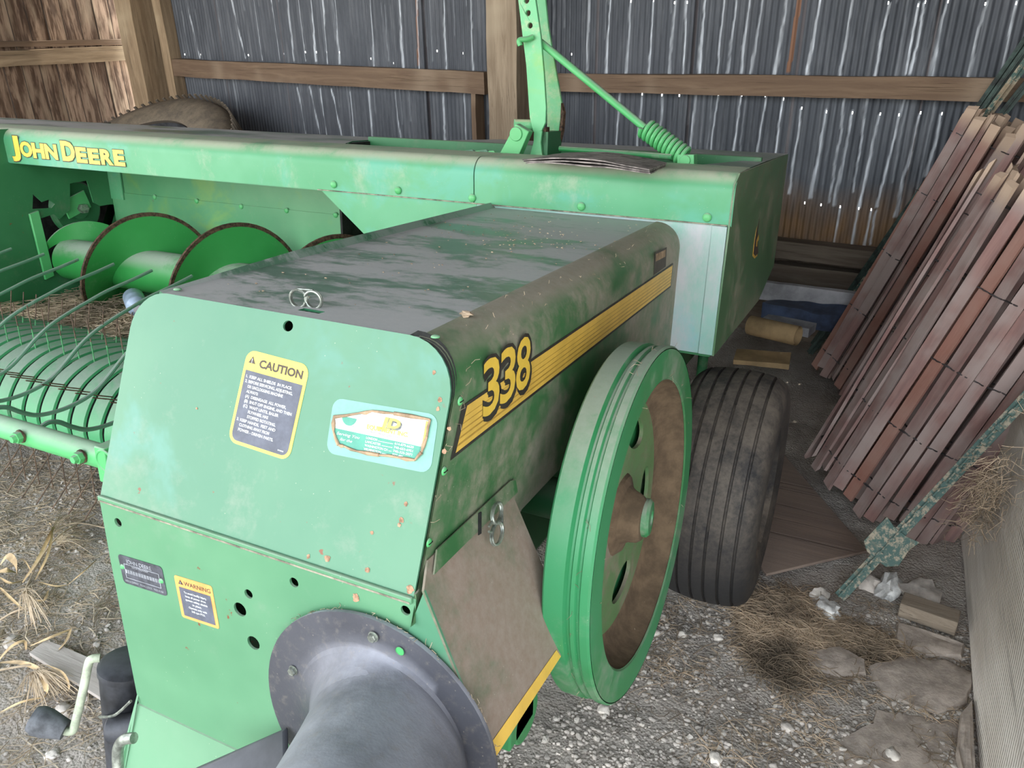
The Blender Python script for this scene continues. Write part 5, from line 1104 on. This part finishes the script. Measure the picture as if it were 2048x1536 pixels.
for i in range(250):
    p, _ = (zr if i % 4 else zl)(rr)
    if p is None: continue
    s_ = rr.uniform(.005, .0105); o = bpy.data.objects.new('pebble', pbm[rr.randrange(8)]); COL.objects.link(o); o.location = p + V((0, 0, s_ * .25)); o.scale = (s_, s_, s_); o.rotation_euler = (rr.uniform(-.4, .4), rr.uniform(-.4, .4), rr.uniform(0, 6)); tag(o, 'small loose pebble lying on the dirt floor', 'pebble', 'pebbles strewn on the dirt floor')
for px, py, s_, mt, lb in ((1431, 1520, .017, 'stone', 'pale angular stone at the bottom edge right of the flywheel'), (1208, 1420, .016, 'stone', 'pale stone directly under the flywheel rim'), (1312, 1268, .013, 'stone', 'pale stone right of the lower flywheel rim'), (1437, 1272, .015, 'stone', 'tan stone left of the brown hay'), (126, 1416, .022, 'stone2', 'round pale stone above the crank grip'), (102, 1507, .016, 'stone', 'smooth egg shaped stone at the bottom left'), (22, 1284, .020, 'stone2', 'flat grey stone at the left edge beside the corn leaf'), (172, 1394, .013, 'stone', 'pale stone just right of the jack crank'), (195, 1291, .012, 'stone2', 'grey stone just above the black jack'), (1365, 1268, .012, 'stone', 'white chip stone between wheel and flywheel'), (1785, 1510, .02, 'stone', 'grey stone resting on the broad rock slab'), (1575, 1455, .017, 'stone2', 'round grey stone below the brown hay')):
    lump(px, py, (s_ * 1.1, s_ * .85, s_ * .7), px * .13, M[mt], 'stone', lb, 'stone', None, .18)
# --- broken board and dry corn plants on the left
ps = [W(x, y, .03) for x, y in ((92, 1286), (122, 1296), (200, 1330), (230, 1420), (60, 1312))]
mb = MB(); mb.prism(ps, V((0, 0, .012))); o = link('broken_board', mb, M['greyboard'], org=ps[0], fix=True, bevel=.002); tag(o, 'broken grey board piece lying left of the black jack', 'board')
def ribbon(m, pts, w_, twist=0., fold=.3):
    pts = spline(pts, 5); n = len(pts); rows = []
    for i, p in enumerate(pts):
        t = (pts[min(i + 1, n - 1)] - pts[max(i - 1, 0)]).normalized(); u, w2, _ = basis(t); a = twist * i / n; e = u * math.cos(a) + w2 * math.sin(a); f = math.sin(PI * (.08 + .9 * i / (n - 1))) ** .6; ww = w_ * f * .68; nn = t.cross(e)
        rows.append([p - e * ww, p + nn * ww * fold, p + e * ww])
    m.grid(rows)
def plant(name, label, leaves, stems, tassels, seed):
    rr = random.Random(seed); m = MB(); org = W(*leaves[0][0][0][:2], .02)
    root = empty(name, V((org.x, org.y, 0)), label, 'dry plant', 'dead corn plants on the floor')
    for pts, w_, tw in leaves: ribbon(m, [W(x, y, z) for x, y, z in pts], w_, tw)
    link('dry_leaf', m, M['leaf'], parent=root, org=root.location.copy(), smooth=60)
    m = MB()
    for pts, r_ in stems: m.tube(spline([W(x, y, z) for x, y, z in pts], 5), r_, 6)
    if stems: link('dry_stem', m, M['straw'], parent=root, org=root.location.copy(), smooth=60)
    if tassels:
        for (x, y, z, dx, dy, L, n) in tassels:
            m = MB()
            for i in range(n):
                b = W(x + rr.gauss(0, 3), y + rr.gauss(0, 3), z); e = W(x + dx * rr.uniform(.5, 1.1) + rr.gauss(0, 16), y + dy * rr.uniform(.5, 1.1) + rr.gauss(0, 12), max(.004, z * rr.uniform(.1, .8))); mid = b.lerp(e, .5) + V((0, 0, rr.uniform(.005, .03))); m.tube(spline([b, mid, e], 3), .0008, 3, cap=False)
            link('root_fringe', m, M['straw'], parent=root, org=root.location.copy(), smooth=0)
plant('corn_plant', 'dead tan corn plant with root fringe lying left of the serial plate', [([(45, 1165, .03), (75, 1120, .06), (100, 1070, .07), (110, 1050, .05)], .008, 1.), ([(70, 1160, .03), (95, 1110, .06), (105, 1060, .08), (98, 1045, .06)], .006, 2.), ([(75, 1163, .02), (110, 1172, .03), (135, 1170, .02)], .004, .4), ([(135, 1170, .02), (165, 1145, .04), (195, 1118, .02)], .004, .6), ([(70, 1200, .02), (88, 1200, .04), (97, 1180, .05)], .006, 1.)],
      [([(48, 1184, .02), (80, 1120, .05), (120, 1070, .06), (190, 1028, .03)], .003), ([(110, 1065, .05), (150, 1046, .05), (212, 1056, .03)], .002)], [(52, 1180, .05, 20, 70, 0, 46), (115, 1085, .07, 55, -5, 0, 34), (110, 1060, .05, 30, -30, 0, 20)], 1)
plant('corn_plant', 'crumpled orange-tan corn leaf at the left edge above the wide leaf', [([(0, 1130, .04), (15, 1112, .07), (30, 1125, .06), (34, 1150, .03)], .016, 1.4), ([(-10, 1145, .05), (12, 1140, .08), (32, 1145, .05)], .014, .8), ([(0, 1155, .03), (20, 1166, .05), (42, 1162, .03)], .006, .5), ([(35, 1118, .04), (50, 1122, .06), (66, 1150, .02)], .003, .5), ([(0, 1175, .02), (20, 1195, .03), (46, 1218, .02)], .006, .3)], [([(0, 1240, .02), (25, 1225, .03), (48, 1217, .03)], .003)], [], 2)
plant('corn_plant', 'long tan corn leaves fanning above the broken board at the bottom left', [([(-10, 1330, .03), (20, 1295, .06), (48, 1282, .06), (52, 1300, .03)], .007, .6), ([(60, 1292, .03), (100, 1275, .06), (142, 1258, .05)], .007, .5), ([(142, 1256, .05), (130, 1285, .05), (95, 1320, .03)], .007, .6), ([(0, 1325, .03), (40, 1325, .07), (78, 1340, .07), (92, 1370, .04)], .009, 1.), ([(78, 1345, .06), (92, 1375, .06), (88, 1395, .04), (62, 1420, .02)], .010, 1.), ([(92, 1330, .06), (125, 1345, .08), (138, 1375, .04), (125, 1398, .02)], .004, 1.), ([(0, 1425, .02), (40, 1405, .04), (85, 1395, .03)], .005, .4)],
      [([(0, 1340, .03), (45, 1332, .07), (70, 1330, .07)], .003)], [(72, 1340, .07, 60, 45, 0, 60), (70, 1345, .06, -5, 60, 0, 40)], 3)
# hay drape over the plank end
rr = random.Random(6); m = MB()
for i in range(420):
    t = rr.random(); p = W(1950 + 60 * t, 1010 - 90 * t, .30 + .25 * t); p += V((rr.gauss(0, .025), rr.gauss(0, .03), rr.gauss(-.03, .05))); a = V((rr.gauss(-.3, 1), rr.gauss(0, 1), rr.gauss(-.8, .6))).normalized() * rr.uniform(.02, .08); m.tube([p, p + a * .5 + V((rr.gauss(0, .01), 0, rr.gauss(0, .01))), p + a], .0008, 3, cap=False)
tag(link('hay_tuft', m, M['hay'], smooth=0), 'tuft of brown hay hanging over the far end of the grey plank', 'hay', None, 'stuff')

# ================================================================== LIGHT, CAMERA
w = bpy.data.worlds.new('sky'); SC.world = w; w.use_nodes = True; nt = w.node_tree; bg = nt.nodes['Background']
tcn = nt.nodes.new('ShaderNodeTexCoord'); sx = nt.nodes.new('ShaderNodeSeparateXYZ'); nt.links.new(tcn.outputs['Generated'], sx.inputs[0])
mr = nt.nodes.new('ShaderNodeMapRange'); nt.links.new(sx.outputs[2], mr.inputs[0]); mr.inputs[1].default_value = 0; mr.inputs[2].default_value = .6
mx = nt.nodes.new('ShaderNodeMix'); mx.data_type = 'RGBA'; nt.links.new(mr.outputs[0], mx.inputs[0]); mx.inputs[6].default_value = (1., .985, .96, 1); mx.inputs[7].default_value = (.78, .87, 1.0, 1)
nt.links.new(mx.outputs[2], bg.inputs[0]); bg.inputs[1].default_value = 3.7
sun = bpy.data.objects.new('sun', bpy.data.lights.new('sun', 'SUN')); COL.objects.link(sun); sun.data.energy = 5.0; sun.data.angle = .01; sun.data.color = (1, .93, .82)
sun.rotation_euler = V((.25, .9, 1.1)).to_track_quat('Z', 'Y').to_euler()
cam = bpy.data.objects.new('camera', bpy.data.cameras.new('camera')); COL.objects.link(cam); SC.camera = cam
cam.data.sensor_fit = 'HORIZONTAL'; cam.data.sensor_width = 36; cam.data.lens = 36 * FPX / 2048; cam.data.clip_start = .05
cam.matrix_world = Matrix.Translation(CAM) @ Matrix((RIGHT, -DOWN, -FWD)).transposed().to_4x4()
SC.view_settings.view_transform = 'Standard'; SC.view_settings.look = 'None'; SC.view_settings.gamma = 1; SC.view_settings.exposure = .53; SC.view_settings.use_curve_mapping = False
SC.cycles.max_bounces = 8; SC.cycles.diffuse_bounces = 5
